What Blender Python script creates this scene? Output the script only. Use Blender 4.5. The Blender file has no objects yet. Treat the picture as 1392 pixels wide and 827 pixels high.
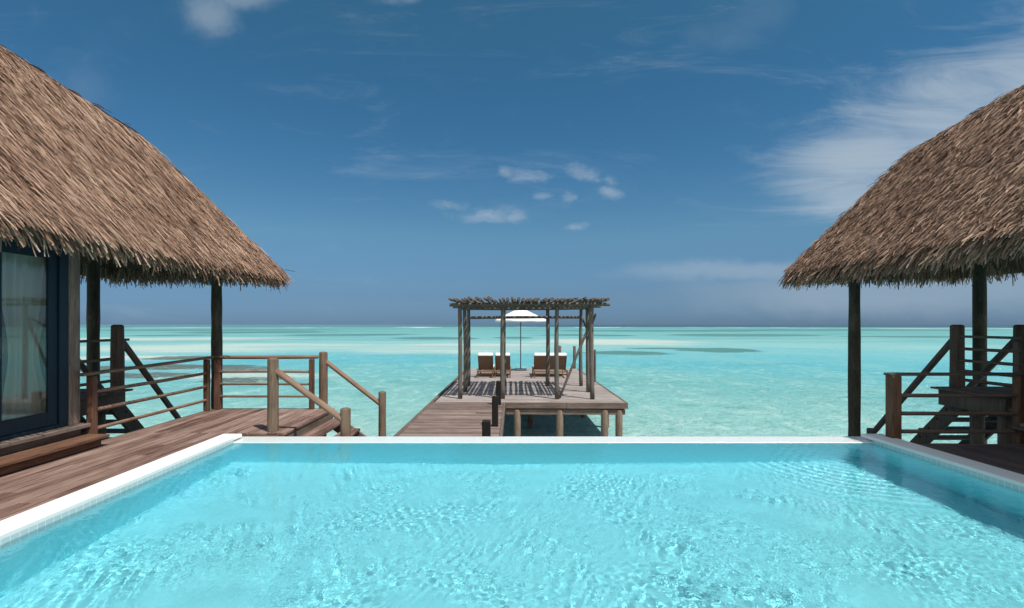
import bpy, bmesh, math, random
import numpy as np
from mathutils import Vector, Matrix

random.seed(7)
RNG = np.random.default_rng(11)
scene = bpy.context.scene
COL = scene.collection

# ------------------------------------------------------------------ camera
F = 690.0                                   # focal length in photo pixels
HC = 1.6                                    # eye height above the pool deck (deck is z = 0)
cam_d = bpy.data.cameras.new('camera')
cam = bpy.data.objects.new('camera', cam_d)
COL.objects.link(cam)
cam.location = (0, 0, HC)
cam.rotation_euler = (math.radians(90), 0, 0)
cam_d.sensor_width = 36
cam_d.lens = F / 1392 * 36
cam_d.shift_x = 12 / 1392
cam_d.shift_y = 28 / 1392
cam_d.clip_start = 0.05
cam_d.clip_end = 40000
scene.camera = cam

# ------------------------------------------------------------------ light
SUN_DIR = Vector((1.12, -1.1, 2.8)).normalized()      # towards the sun: right of and behind the camera
SUN_EL = math.asin(SUN_DIR.z)
sun_d = bpy.data.lights.new('sun', 'SUN')
sun_d.energy = 4.0
sun_d.angle = math.radians(0.5)
sun_d.color = (1.0, 0.95, 0.88)
sun = bpy.data.objects.new('sun', sun_d)
sun.rotation_euler = SUN_DIR.to_track_quat('Z', 'Y').to_euler()
sun.location = (20, -20, 40)
COL.objects.link(sun)
sun_d.cycles.is_caustics_light = True

scene.view_settings.view_transform = 'Standard'
scene.view_settings.look = 'None'
scene.view_settings.exposure = 0.3
scene.view_settings.gamma = 1
scene.view_settings.use_curve_mapping = False
scene.cycles.use_denoising = True
scene.cycles.max_bounces = 10
scene.cycles.transmission_bounces = 8
scene.cycles.transparent_max_bounces = 12
scene.cycles.caustics_reflective = False
scene.cycles.sample_clamp_indirect = 6


# ------------------------------------------------------------------ node helpers
class NT:
    def __init__(s, tree):
        s.t = tree
        s.n = tree.nodes
        s.l = tree.links

    def node(s, kind, **kw):
        n = s.n.new(kind)
        for k, v in kw.items():
            setattr(n, k, v)
        return n

    def put(s, sock, v):
        if isinstance(v, bpy.types.NodeSocket):
            s.l.new(v, sock)
        elif v is not None:
            if sock.type == 'RGBA' and len(v) == 3:
                v = (*v, 1)
            sock.default_value = v

    def math(s, op, a, b=None, c=None, clamp=False):
        n = s.node('ShaderNodeMath', operation=op, use_clamp=clamp)
        s.put(n.inputs[0], a)
        if b is not None: s.put(n.inputs[1], b)
        if c is not None: s.put(n.inputs[2], c)
        return n.outputs[0]

    def vmath(s, op, a, b=None):
        n = s.node('ShaderNodeVectorMath', operation=op)
        s.put(n.inputs[0], a)
        if b is not None: s.put(n.inputs[1], b)
        return n.outputs['Value'] if op in ('LENGTH', 'DOT_PRODUCT') else n.outputs[0]

    def mapr(s, v, a, b, c=0.0, d=1.0, smooth=True):
        n = s.node('ShaderNodeMapRange', interpolation_type='SMOOTHSTEP' if smooth else 'LINEAR')
        s.put(n.inputs[0], v)
        for i, x in enumerate((a, b, c, d)): s.put(n.inputs[1 + i], x)
        return n.outputs[0]

    def mix(s, f, a, b, blend='MIX'):
        n = s.node('ShaderNodeMix', data_type='RGBA', blend_type=blend)
        s.put(n.inputs[0], f); s.put(n.inputs[6], a); s.put(n.inputs[7], b)
        return n.outputs[2]

    def noise(s, vec, scale=1.0, detail=3, rough=0.5, dist=0.0, out='Fac'):
        n = s.node('ShaderNodeTexNoise')
        s.put(n.inputs['Vector'], vec)
        n.inputs['Scale'].default_value = scale
        n.inputs['Detail'].default_value = detail
        n.inputs['Roughness'].default_value = rough
        n.inputs['Distortion'].default_value = dist
        return n.outputs[out]

    def mapping(s, vec, scale=(1, 1, 1), loc=(0, 0, 0), rot=(0, 0, 0)):
        n = s.node('ShaderNodeMapping')
        s.put(n.inputs[0], vec)
        n.inputs['Location'].default_value = loc
        n.inputs['Rotation'].default_value = rot
        n.inputs['Scale'].default_value = scale
        return n.outputs[0]

    def ramp(s, f, stops, interp='LINEAR'):
        n = s.node('ShaderNodeValToRGB')
        n.color_ramp.interpolation = interp
        e = n.color_ramp.elements
        while len(e) < len(stops): e.new(0.5)
        for q, (p, c) in zip(e, stops):
            q.position = p
            q.color = (*c, 1)
        s.put(n.inputs[0], f)
        return n.outputs[0]

    def bump(s, h, strength=0.3, distance=0.01, normal=None):
        n = s.node('ShaderNodeBump')
        n.inputs['Strength'].default_value = strength
        n.inputs['Distance'].default_value = distance
        s.put(n.inputs['Height'], h)
        if normal is not None: s.put(n.inputs['Normal'], normal)
        return n.outputs[0]


def material(name):
    m = bpy.data.materials.new(name)
    m.use_nodes = True
    t = NT(m.node_tree)
    bsdf = next(n for n in t.n if n.type == 'BSDF_PRINCIPLED')
    out = next(n for n in t.n if n.type == 'OUTPUT_MATERIAL')
    return m, t, bsdf, out


# ------------------------------------------------------------------ sky
world = bpy.data.worlds.new('World')
scene.world = world
world.use_nodes = True
wt = NT(world.node_tree)
bg = next(n for n in wt.n if n.type == 'BACKGROUND')
sky = wt.node('ShaderNodeTexSky', sky_type='NISHITA', sun_disc=False)
sky.sun_elevation = SUN_EL
sky.sun_rotation = math.atan2(SUN_DIR.x, SUN_DIR.y)
sky.altitude = 0
sky.air_density = 1.0
sky.dust_density = 0.4
sky.ozone_density = 2.5
tc = wt.node('ShaderNodeTexCoord').outputs['Generated']
sep = wt.node('ShaderNodeSeparateXYZ')
wt.put(sep.inputs[0], tc)
dx, dy, dz = sep.outputs
# polariser: deeper blue overhead, slightly hazy slate at the horizon
elev = wt.math('MAXIMUM', dz, 0.0)
pol = wt.ramp(elev, [(0.0133, (0.166, 0.332, 0.673)), (0.058, (0.208, 0.358, 0.583)), (0.168, (0.316, 0.565, 0.652)), (0.296, (0.23, 0.555, 0.674)), (0.41, (0.195, 0.561, 0.67)), (0.508, (0.204, 0.601, 0.663)), (1.0, (0.204, 0.601, 0.663))])
skyc = wt.mix(1.0, sky.outputs[0], pol, 'MULTIPLY')
# direction on a picture-like plane y = 1 (works for the half of the sky ahead), used for the cloud layout
ysafe = wt.math('MAXIMUM', dy, 0.05)
cu = wt.math('DIVIDE', dx, ysafe)
cv = wt.math('DIVIDE', dz, ysafe)
comb = wt.node('ShaderNodeCombineXYZ')
wt.put(comb.inputs[0], cu); wt.put(comb.inputs[1], cv)
P = comb.outputs[0]


def blob(px, py, hw, hh, rot=0.0, soft=1.0, vec=None):
    """soft elliptical region of the sky around a direction"""
    m = wt.node('ShaderNodeMapping', vector_type='TEXTURE')
    wt.put(m.inputs[0], vec if vec is not None else P)
    m.inputs['Location'].default_value = ((px - 684) / F, (441.5 - py) / F, 0)
    m.inputs['Rotation'].default_value = (0, 0, rot)
    m.inputs['Scale'].default_value = (hw / F, hh / F, 1)
    ln = wt.vmath('LENGTH', m.outputs[0])
    return wt.mapr(ln, 0.0, 1.0 * soft, 1.0, 0.0)


def vmax(lst):
    r = lst[0]
    for x in lst[1:]: r = wt.math('MAXIMUM', r, x)
    return r


wob = wt.noise(wt.mapping(P, (9, 14, 1)), 1.0, 5, 0.6, 0.2, 'Color')
wobv = wt.vmath('SCALE', wt.vmath('SUBTRACT', wob, (0.5, 0.5, 0.5)))
wobv.node.inputs[3].default_value = 0.05
Pw = wt.vmath('ADD', P, wobv)
puffs = vmax([
    blob(714, 240, 62, 20, 0.0, vec=Pw), blob(684, 238, 26, 15, vec=Pw), blob(664, 291, 80, 20, vec=Pw), blob(702, 293, 34, 14, vec=Pw),
    blob(785, 229, 34, 18, -0.3, vec=Pw), blob(806, 239, 34, 14, -0.3, vec=Pw), blob(738, 268, 30, 11, vec=Pw),
    blob(774, 266, 28, 14, vec=Pw), blob(827, 261, 25, 15, vec=Pw), blob(829, 244, 18, 12, vec=Pw), blob(783, 305, 28, 11, 0.2, vec=Pw),
    blob(612, 277, 44, 12, vec=Pw)])
pn = wt.noise(wt.mapping(Pw, (15, 30, 1)), 1.0, 8, 0.66, 0.3)
puff_m = wt.math('MULTIPLY', wt.math('MULTIPLY', wt.mapr(puffs, 0.0, 0.30), 0.40), wt.mapr(wt.math('ADD', puffs, wt.math('MULTIPLY', wt.math('SUBTRACT', pn, 0.5), 2.3)), 0.10, 1.45))
top = vmax([blob(285, 15, 75, 60, -0.5, vec=Pw), blob(330, -6, 120, 40, 0.1, vec=Pw), blob(540, 0, 55, 22, vec=Pw)])
tn = wt.noise(wt.mapping(P, (7, 11, 1)), 1.0, 7, 0.6, 0.5)
top_m = wt.math('MULTIPLY', wt.mapr(wt.math('ADD', top, wt.math('MULTIPLY', wt.math('SUBTRACT', tn, 0.5), 1.3)), 0.05, 1.45), 0.42)
wisp = vmax([blob(1180, 205, 200, 105, 0.25, vec=Pw), blob(1290, 160, 260, 150, 0.35, vec=Pw), blob(1420, 140, 300, 210, 0.4, vec=Pw), blob(1150, 262, 170, 60, 0.0, vec=Pw)])
wn = wt.noise(wt.mapping(P, (2.2, 11, 1), rot=(0, 0, -0.5)), 1.0, 10, 0.68, 0.9)
wisp_m = wt.math('MULTIPLY', wt.mapr(wt.math('ADD', wisp, wt.math('MULTIPLY', wt.math('SUBTRACT', wn, 0.5), 2.0)), 0.04, 1.15), 0.62)
faint = vmax([blob(1010, 30, 150, 70, 0.3, vec=Pw), blob(110, 110, 130, 70, -0.4, vec=Pw)])
faint_m = wt.math('MULTIPLY', wt.mapr(wt.math('ADD', faint, wt.math('MULTIPLY', wt.math('SUBTRACT', tn, 0.5), 2.0)), 0.25, 1.4), 0.09)
band = vmax([blob(1010, 368, 300, 30, 0.02, vec=Pw), blob(1330, 385, 420, 70, 0.0, vec=Pw), blob(1200, 400, 520, 60, 0.0, vec=Pw)])
band_m = wt.math('MULTIPLY', wt.mapr(wt.math('ADD', band, wt.math('MULTIPLY', wt.math('SUBTRACT', wn, 0.5), 0.7)), 0.1, 1.1), 0.30)
mask = vmax([puff_m, top_m, wisp_m, faint_m, band_m])
mask = wt.math('MULTIPLY', mask, wt.mapr(dy, 0.05, 0.2))
skyc = wt.mix(wt.mapr(dz, 0.0, 0.35, 0.10, 0.03), skyc, (3.0, 3.1, 3.2))
skyc = wt.mix(mask, skyc, (4.3, 4.9, 5.4))
# unseen bright cloud cover added behind the camera to give warm fill light
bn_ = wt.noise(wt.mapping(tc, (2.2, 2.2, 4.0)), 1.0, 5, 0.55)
fill_cloud = wt.math('MULTIPLY', wt.mapr(dy, 0.05, -0.45), wt.mapr(bn_, 0.30, 0.62, 0.35, 1.0))
fill_cloud = wt.math('MULTIPLY', fill_cloud, wt.mapr(dz, -0.02, 0.05))
skyc = wt.mix(fill_cloud, skyc, (8.2, 8.0, 7.6))
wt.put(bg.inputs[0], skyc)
bg.inputs[1].default_value = 0.10


# ------------------------------------------------------------------ object helpers
def tag(o, label=None, cat=None, group=None, kind=None):
    if label: o['label'] = label
    if cat: o['category'] = cat
    if group: o['group'] = group
    if kind: o['kind'] = kind
    return o


def thing(name, label, cat, loc=(0, 0, 0), group=None):
    """an Empty at the thing's base that parents its parts"""
    o = bpy.data.objects.new(name, None)
    o.empty_display_size = 0.2
    COL.objects.link(o)
    o.matrix_basis = FRAME[0] @ Matrix.Translation(loc)
    return tag(o, label, cat, group)


FRAME = [Matrix.Identity(4)]        # where the thing being built stands


def world_of(o):
    m = o.matrix_basis.copy()
    return world_of(o.parent) @ m if o.parent else m


def link_mesh(name, me, mat, parent=None, matrix=None):
    """the mesh stays where it was modelled (in FRAME), whatever its parent"""
    o = bpy.data.objects.new(name, me)
    COL.objects.link(o)
    if mat is not None and not me.materials: me.materials.append(mat)
    w = FRAME[0] @ (matrix if matrix is not None else Matrix.Identity(4))
    if parent is not None:
        o.parent = parent
        w = world_of(parent).inverted() @ w
    o.matrix_basis = w
    return o


def np_mesh(name, verts, faces, smooth=False):
    """verts (n,3), faces (m,k) of equal size"""
    me = bpy.data.meshes.new(name)
    verts = np.asarray(verts, dtype=np.float32)
    faces = np.asarray(faces, dtype=np.int32)
    k = faces.shape[1]
    me.vertices.add(len(verts)); me.vertices.foreach_set('co', verts.ravel())
    me.loops.add(faces.size); me.loops.foreach_set('vertex_index', faces.ravel())
    me.polygons.add(len(faces))
    me.polygons.foreach_set('loop_start', np.arange(0, faces.size, k, dtype=np.int32))
    me.polygons.foreach_set('loop_total', np.full(len(faces), k, dtype=np.int32))
    if smooth: me.polygons.foreach_set('use_smooth', np.ones(len(faces), dtype=bool))
    me.update(calc_edges=True); me.validate()
    return me


def bm_mesh(name, bm, smooth=False):
    me = bpy.data.meshes.new(name)
    bm.normal_update()
    bm.to_mesh(me); bm.free()
    if smooth:
        for p in me.polygons: p.use_smooth = True
    return me


def add_box(bm, x0, x1, y0, y1, z0, z1, bevel=0.0, mat=None):
    r = bmesh.ops.create_cube(bm, size=1.0)
    vs = r['verts']
    m = Matrix.Translation(((x0 + x1) / 2, (y0 + y1) / 2, (z0 + z1) / 2)) @ Matrix.Diagonal((x1 - x0, y1 - y0, z1 - z0, 1))
    bmesh.ops.transform(bm, matrix=(mat @ m) if mat is not None else m, verts=vs)
    if bevel > 0:
        es = list({e for v in vs for e in v.link_edges})
        bmesh.ops.bevel(bm, geom=es, offset=bevel, segments=1, affect='EDGES', profile=0.5)


def box(name, x0, x1, y0, y1, z0, z1, mat, parent=None, bevel=0.006):
    bm = bmesh.new()
    add_box(bm, x0, x1, y0, y1, z0, z1, bevel)
    return link_mesh(name, bm_mesh(name, bm), mat, parent)


def log_mesh(name, length, r0, r1=None, sides=14, rough=0.04, dome=0.4, bend=0.0, seed=0):
    """round pole along local z with uneven girth, softly rounded ends, slight bend"""
    r1 = r0 if r1 is None else r1
    rg = random.Random(seed * 97 + 13)
    rings = max(5, int(length / 0.35) + 2)
    ang = rg.uniform(0, 6.28)
    prof = []
    for i in range(rings):
        t = i / (rings - 1)
        prof.append((t * length, (r0 + (r1 - r0) * t) * (1 + rg.uniform(-rough, rough))))
    d = r1 * dome
    prof = [(0, prof[0][1] * 0.97)] + prof[0:-1] + [(length - d, prof[-1][1]), (length - d * 0.35, prof[-1][1] * 0.9), (length, prof[-1][1] * 0.6)]
    prof = sorted(prof, key=lambda p: p[0])
    bm = bmesh.new()
    loops = []
    for z, r in prof:
        t = z / length
        off = bend * math.sin(math.pi * t)
        lp = []
        for k in range(sides):
            a = 2 * math.pi * k / sides
            rr = r * (1 + 0.03 * math.sin(2 * a + ang))
            lp.append(bm.verts.new((rr * math.cos(a) + off * math.cos(ang), rr * math.sin(a) + off * math.sin(ang), z)))
        loops.append(lp)
    for a, b in zip(loops[:-1], loops[1:]):
        for k in range(sides):
            bm.faces.new((a[k], a[(k + 1) % sides], b[(k + 1) % sides], b[k]))
    bm.faces.new(list(reversed(loops[0])))
    bm.faces.new(loops[-1])
    me = bm_mesh(name, bm, True)
    return me


SEED = [1]


def log(name, p0, p1, r0, mat, parent=None, r1=None, sides=14, rough=0.04, dome=0.4, bend=0.0):
    """round pole from p0 to p1 given in the parent's space"""
    p0, p1 = Vector(p0), Vector(p1)
    SEED[0] += 1
    me = log_mesh(name, (p1 - p0).length, r0, r1, sides, rough, dome, bend, SEED[0])
    q = (p1 - p0).to_track_quat('Z', 'Y')
    return link_mesh(name, me, mat, parent, Matrix.Translation(p0) @ q.to_matrix().to_4x4())


def boards_mesh(name, x0, x1, y0, y1, z, along='y', w=0.14, gap=0.007, th=0.032, seg=(2.2, 3.6), rg=None, clip=None):
    """deck boards with gaps, staggered butt joints, tiny height differences; one mesh"""
    rg = rg or random.Random(5)
    bm = bmesh.new()
    a0, a1, b0, b1 = (x0, x1, y0, y1) if along == 'y' else (y0, y1, x0, x1)
    n = max(1, round((a1 - a0) / w))
    ww = (a1 - a0) / n
    for i in range(n):
        s0, s1 = a0 + i * ww + gap / 2, a0 + (i + 1) * ww - gap / 2
        c = b0
        first = True
        while c < b1 - 0.01:
            L = rg.uniform(*seg) * (rg.uniform(0.3, 1) if first else 1)
            e = min(b1, c + L)
            if b1 - e < 0.5: e = b1
            dz = rg.uniform(-0.0025, 0.0025)
            e2 = e if e >= b1 else e - 0.004
            if along == 'y': add_box(bm, s0, s1, c, e2, z - th + dz, z + dz, 0.004)
            else: add_box(bm, c, e2, s0, s1, z - th + dz, z + dz, 0.004)
            c = e
            first = False
    return bm_mesh(name, bm)


# ------------------------------------------------------------------ materials
def wood_mat(name, stops, axis='z', grain=26, streak=0.06, rough=0.75, island=0.55, blotch=0.35, bump=0.35, tint=None, spec=0.25, contrast=0.9):
    """weathered timber: grain stretched along one local axis, per-piece tone, blotches, fine cracks"""
    m, t, b, out = material(name)
    co = t.node('ShaderNodeTexCoord').outputs['Object']
    geo = t.node('ShaderNodeNewGeometry')
    rnd = geo.outputs['Random Per Island']
    sc = {'x': (streak, 1, 1), 'y': (1, streak, 1), 'z': (1, 1, streak)}[axis]
    offs = t.vmath('SCALE', t.vmath('ADD', (0, 0, 0), (13.7, 5.1, 9.3)))
    t.put(offs.node.inputs[3], rnd)
    cc = t.vmath('ADD', co, offs)
    g = t.noise(t.mapping(cc, sc), grain, 5, 0.65, 0.3)
    g2 = t.noise(t.mapping(cc, tuple(q if q < 1 else 1.0 for q in sc)), grain * 4, 3, 0.6)
    bl = t.noise(co, 1.9, 4, 0.6)
    f = t.math('ADD', t.math('MULTIPLY', rnd, island), t.math('MULTIPLY', bl, blotch))
    f = t.math('ADD', f, t.math('MULTIPLY', t.math('SUBTRACT', g, 0.5), contrast))
    f = t.math('ADD', f, t.math('MULTIPLY', t.math('SUBTRACT', g2, 0.5), 0.45), clamp=True)
    c = t.ramp(f, stops)
    crack = t.mapr(g2, 0.30, 0.40)
    c = t.mix(t.math('MULTIPLY', t.math('SUBTRACT', 1.0, crack), 0.6), c, tuple(x * 0.35 for x in stops[0][1]))
    if tint: c = t.mix(1.0, c, tint, 'MULTIPLY')
    t.put(b.inputs['Base Color'], c)
    t.put(b.inputs['Roughness'], t.mapr(g, 0.2, 0.8, rough - 0.1, min(1, rough + 0.12)))
    b.inputs['Specular IOR Level'].default_value = spec
    t.put(b.inputs['Normal'], t.bump(t.math('ADD', g, t.math('MULTIPLY', g2, 0.6)), bump, 0.012))
    return m


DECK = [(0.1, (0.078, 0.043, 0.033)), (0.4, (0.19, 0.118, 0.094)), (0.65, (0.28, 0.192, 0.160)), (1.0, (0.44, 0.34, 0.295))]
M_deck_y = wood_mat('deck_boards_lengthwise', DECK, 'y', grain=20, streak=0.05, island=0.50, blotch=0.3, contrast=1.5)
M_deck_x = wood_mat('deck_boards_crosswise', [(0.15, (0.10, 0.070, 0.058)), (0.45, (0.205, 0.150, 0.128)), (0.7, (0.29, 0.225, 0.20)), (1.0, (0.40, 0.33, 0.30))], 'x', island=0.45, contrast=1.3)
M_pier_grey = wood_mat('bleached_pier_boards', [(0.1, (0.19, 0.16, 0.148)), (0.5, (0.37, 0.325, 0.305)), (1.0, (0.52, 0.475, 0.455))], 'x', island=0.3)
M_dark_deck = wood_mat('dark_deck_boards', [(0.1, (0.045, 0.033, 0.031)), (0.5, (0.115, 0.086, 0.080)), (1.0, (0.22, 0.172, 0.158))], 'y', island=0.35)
LOG = [(0.1, (0.075, 0.050, 0.034)), (0.5, (0.19, 0.135, 0.095)), (1.0, (0.33, 0.25, 0.185))]
M_log = wood_mat('round_log_tan', LOG, 'z', grain=30, streak=0.05, island=0.2, blotch=0.6)
M_rail = wood_mat('round_rail_brown', [(0.1, (0.09, 0.05, 0.034)), (0.5, (0.24, 0.15, 0.105)), (1.0, (0.38, 0.27, 0.20))], 'z', grain=34, streak=0.04, island=0.3, blotch=0.5)
M_red = wood_mat('red_brown_timber', [(0.1, (0.06, 0.030, 0.020)), (0.5, (0.17, 0.085, 0.055)), (1.0, (0.29, 0.17, 0.115))], 'z', grain=26, island=0.3)
M_red_y = wood_mat('red_brown_timber_long', [(0.1, (0.07, 0.034, 0.022)), (0.5, (0.20, 0.105, 0.066)), (1.0, (0.34, 0.20, 0.135))], 'y', grain=26, island=0.3)
M_dark = wood_mat('dark_timber', [(0.1, (0.045, 0.033, 0.027)), (0.5, (0.125, 0.094, 0.078)), (1.0, (0.25, 0.195, 0.165))], 'z', grain=26, island=0.3, blotch=0.5)
M_darkx = wood_mat('dark_timber_flat', [(0.1, (0.05, 0.038, 0.032)), (0.5, (0.14, 0.108, 0.09)), (1.0, (0.26, 0.205, 0.17))], 'x', grain=26, island=0.3, blotch=0.5)
M_post = wood_mat('mossy_palm_post', [(0.1, (0.022, 0.019, 0.014)), (0.45, (0.062, 0.052, 0.038)), (0.75, (0.11, 0.098, 0.070)), (1.0, (0.18, 0.155, 0.115))], 'z', grain=22, streak=0.14, island=0.1, blotch=0.8, bump=0.6)
M_grey = wood_mat('silvered_log', [(0.1, (0.055, 0.047, 0.040)), (0.5, (0.135, 0.120, 0.105)), (1.0, (0.26, 0.235, 0.21))], 'z', grain=26, island=0.25, blotch=0.6, bump=0.5)
M_polewood = wood_mat('dark_roof_pole', [(0.1, (0.035, 0.026, 0.021)), (0.5, (0.095, 0.074, 0.060)), (1.0, (0.21, 0.17, 0.14))], 'z', grain=26, island=0.5, blotch=0.5)
M_black = wood_mat('tarred_post', [(0.1, (0.008, 0.007, 0.007)), (0.6, (0.022, 0.019, 0.018)), (1.0, (0.05, 0.042, 0.038))], 'z', grain=26, island=0.2)
M_board = wood_mat('grey_wall_board', [(0.1, (0.13, 0.092, 0.074)), (0.5, (0.29, 0.215, 0.178)), (1.0, (0.44, 0.35, 0.30))], 'z', grain=22, island=0.3)
M_board_y = wood_mat('grey_sill_board', [(0.1, (0.10, 0.075, 0.062)), (0.5, (0.22, 0.168, 0.140)), (1.0, (0.34, 0.27, 0.235))], 'y', grain=22, island=0.3)
M_fascia = wood_mat('weathered_fascia', [(0.1, (0.065, 0.042, 0.034)), (0.5, (0.18, 0.124, 0.105)), (1.0, (0.33, 0.25, 0.22))], 'x', grain=20, island=0.4, blotch=0.5)
M_fascia_y = wood_mat('weathered_fascia_long', [(0.1, (0.06, 0.045, 0.036)), (0.5, (0.15, 0.115, 0.09)), (1.0, (0.27, 0.22, 0.18))], 'y', grain=20, island=0.4, blotch=0.5)
M_teak = wood_mat('teak_frame', [(0.1, (0.10, 0.055, 0.030)), (0.5, (0.25, 0.155, 0.09)), (1.0, (0.40, 0.27, 0.17))], 'x', grain=22, island=0.4)


def pile_mat():
    m = wood_mat('sea_pile', [(0.1, (0.058, 0.036, 0.026)), (0.5, (0.18, 0.122, 0.092)), (1.0, (0.33, 0.245, 0.195))], 'z', grain=18, island=0.2, blotch=0.8, bump=0.6)
    return m


M_pile = pile_mat()


def thatch_mat():
    m, t, b, out = material('palm_thatch')
    geo = t.node('ShaderNodeNewGeometry')
    co = t.node('ShaderNodeTexCoord').outputs['Object']
    rnd = geo.outputs['Random Per Island']
    patch = t.noise(co, 1.1, 4, 0.6)
    fine = t.noise(co, 55, 2, 0.5)
    f = t.math('ADD', t.math('MULTIPLY', rnd, 0.78), t.math('MULTIPLY', t.math('SUBTRACT', patch, 0.5), 0.65))
    f = t.math('ADD', f, t.math('MULTIPLY', t.math('SUBTRACT', fine, 0.3), 0.35), clamp=True)
    c = t.ramp(f, [(0.0, (0.11, 0.062, 0.044)), (0.25, (0.225, 0.134, 0.094)), (0.6, (0.37, 0.230, 0.160)), (0.85, (0.48, 0.33, 0.24)), (1.0, (0.60, 0.45, 0.35))])
    t.put(b.inputs['Base Color'], c)
    b.inputs['Roughness'].default_value = 0.75
    b.inputs['Specular IOR Level'].default_value = 0.25
    return m


M_thatch = thatch_mat()


def plain(name, col, rough=0.6, spec=0.4, var=0.12, scale=6.0, bump=0.0, metallic=0.0):
    m, t, b, out = material(name)
    co = t.node('ShaderNodeTexCoord').outputs['Object']
    n = t.noise(co, scale, 5, 0.6)
    c = t.mix(n, tuple(x * (1 - var) for x in col), tuple(min(1, x * (1 + var)) for x in col))
    t.put(b.inputs['Base Color'], c)
    b.inputs['Roughness'].default_value = rough
    b.inputs['Specular IOR Level'].default_value = spec
    b.inputs['Metallic'].default_value = metallic
    if bump: t.put(b.inputs['Normal'], t.bump(t.noise(co, scale * 8, 4, 0.6), bump, 0.01))
    return m


M_under = plain('roof_lining', (0.085, 0.060, 0.045), 0.9, 0.1, 0.4, 8)
M_white = plain('white_coping_stone', (0.82, 0.82, 0.80), 0.55, 0.35, 0.05, 5, 0.08)
M_navy = plain('navy_painted_frame', (0.010, 0.026, 0.044), 0.5, 0.25, 0.25, 3)
M_fabric = plain('white_canvas', (0.80, 0.80, 0.79), 0.85, 0.2, 0.05, 9)
M_cushion = plain('white_cushion', (0.78, 0.77, 0.75), 0.9, 0.2, 0.06, 9)
M_cream = plain('sheer_curtain', (0.78, 0.73, 0.64), 0.9, 0.1, 0.10, 4)
M_wallin = plain('room_interior', (0.30, 0.25, 0.20), 0.9, 0.1, 0.2, 2)
M_metal = plain('grey_metal_pole', (0.10, 0.10, 0.10), 0.4, 0.5, 0.1, 9, metallic=0.6)
M_webbing = plain('brown_webbing', (0.21, 0.130, 0.090), 0.85, 0.15, 0.3, 20)


def glass_mat():
    m, t, b, out = material('door_glass')
    tr = t.node('ShaderNodeBsdfTransparent'); tr.inputs[0].default_value = (0.86, 0.90, 0.90, 1)
    gl = t.node('ShaderNodeBsdfGlossy'); gl.inputs['Roughness'].default_value = 0.02
    gl.inputs['Color'].default_value = (0.9, 0.9, 0.9, 1)
    lw = t.node('ShaderNodeLayerWeight')
    mx = t.node('ShaderNodeMixShader')
    t.put(mx.inputs[0], t.math('ADD', t.math('MULTIPLY', t.math('POWER', lw.outputs['Facing'], 4.0), 0.9), 0.07, clamp=True))
    t.l.new(tr.outputs[0], mx.inputs[1]); t.l.new(gl.outputs[0], mx.inputs[2])
    t.l.new(mx.outputs[0], out.inputs[0])
    return m


M_glass = glass_mat()


def tile_mat(name, colA, colB, grout, size=0.075, gw=0.06, var=0.5):
    """square tiles laid out in object space on whichever plane the face lies in"""
    m, t, b, out = material(name)
    co = t.node('ShaderNodeTexCoord').outputs['Object']
    nrm = t.node('ShaderNodeNewGeometry').outputs['Normal']
    sp = t.node('ShaderNodeSeparateXYZ'); t.put(sp.inputs[0], co)
    sn = t.node('ShaderNodeSeparateXYZ'); t.put(sn.inputs[0], nrm)
    lines = None
    for k in range(3):
        fr = t.math('FRACT', t.math('DIVIDE', t.math('ADD', sp.outputs[k], 50.031), size))
        ed = t.math('ABSOLUTE', t.math('SUBTRACT', fr, 0.5))
        ln = t.mapr(ed, 0.5 - gw, 0.5 - gw * 0.4)
        flat = t.math('LESS_THAN', t.math('ABSOLUTE', sn.outputs[k]), 0.5)     # not across the face's own normal
        ln = t.math('MULTIPLY', ln, flat)
        lines = ln if lines is None else t.math('MAXIMUM', lines, ln)
    cell = t.vmath('FLOOR', t.vmath('SCALE', co))
    cell.node.inputs[0].links[0].from_node.inputs[3].default_value = 1 / size
    wn = t.node('ShaderNodeTexWhiteNoise'); t.put(wn.inputs[0], cell)
    n = t.noise(co, 0.7, 3, 0.5)
    c = t.mix(t.math('ADD', t.math('MULTIPLY', wn.outputs[0], var), t.math('MULTIPLY', n, 1 - var)), colA, colB)
    c = t.mix(t.math('MULTIPLY', lines, 0.8), c, grout)
    t.put(b.inputs['Base Color'], c)
    b.inputs['Roughness'].default_value = 0.3
    b.inputs['Specular IOR Level'].default_value = 0.4
    return m


M_pool = tile_mat('pool_mosaic', (0.24, 0.80, 0.92), (0.28, 0.83, 0.94), (0.35, 0.85, 0.93), 0.05, 0.06)
M_band = tile_mat('waterline_tile', (0.42, 0.55, 0.57), (0.52, 0.63, 0.64), (0.78, 0.80, 0.78), 0.075, 0.07)


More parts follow.
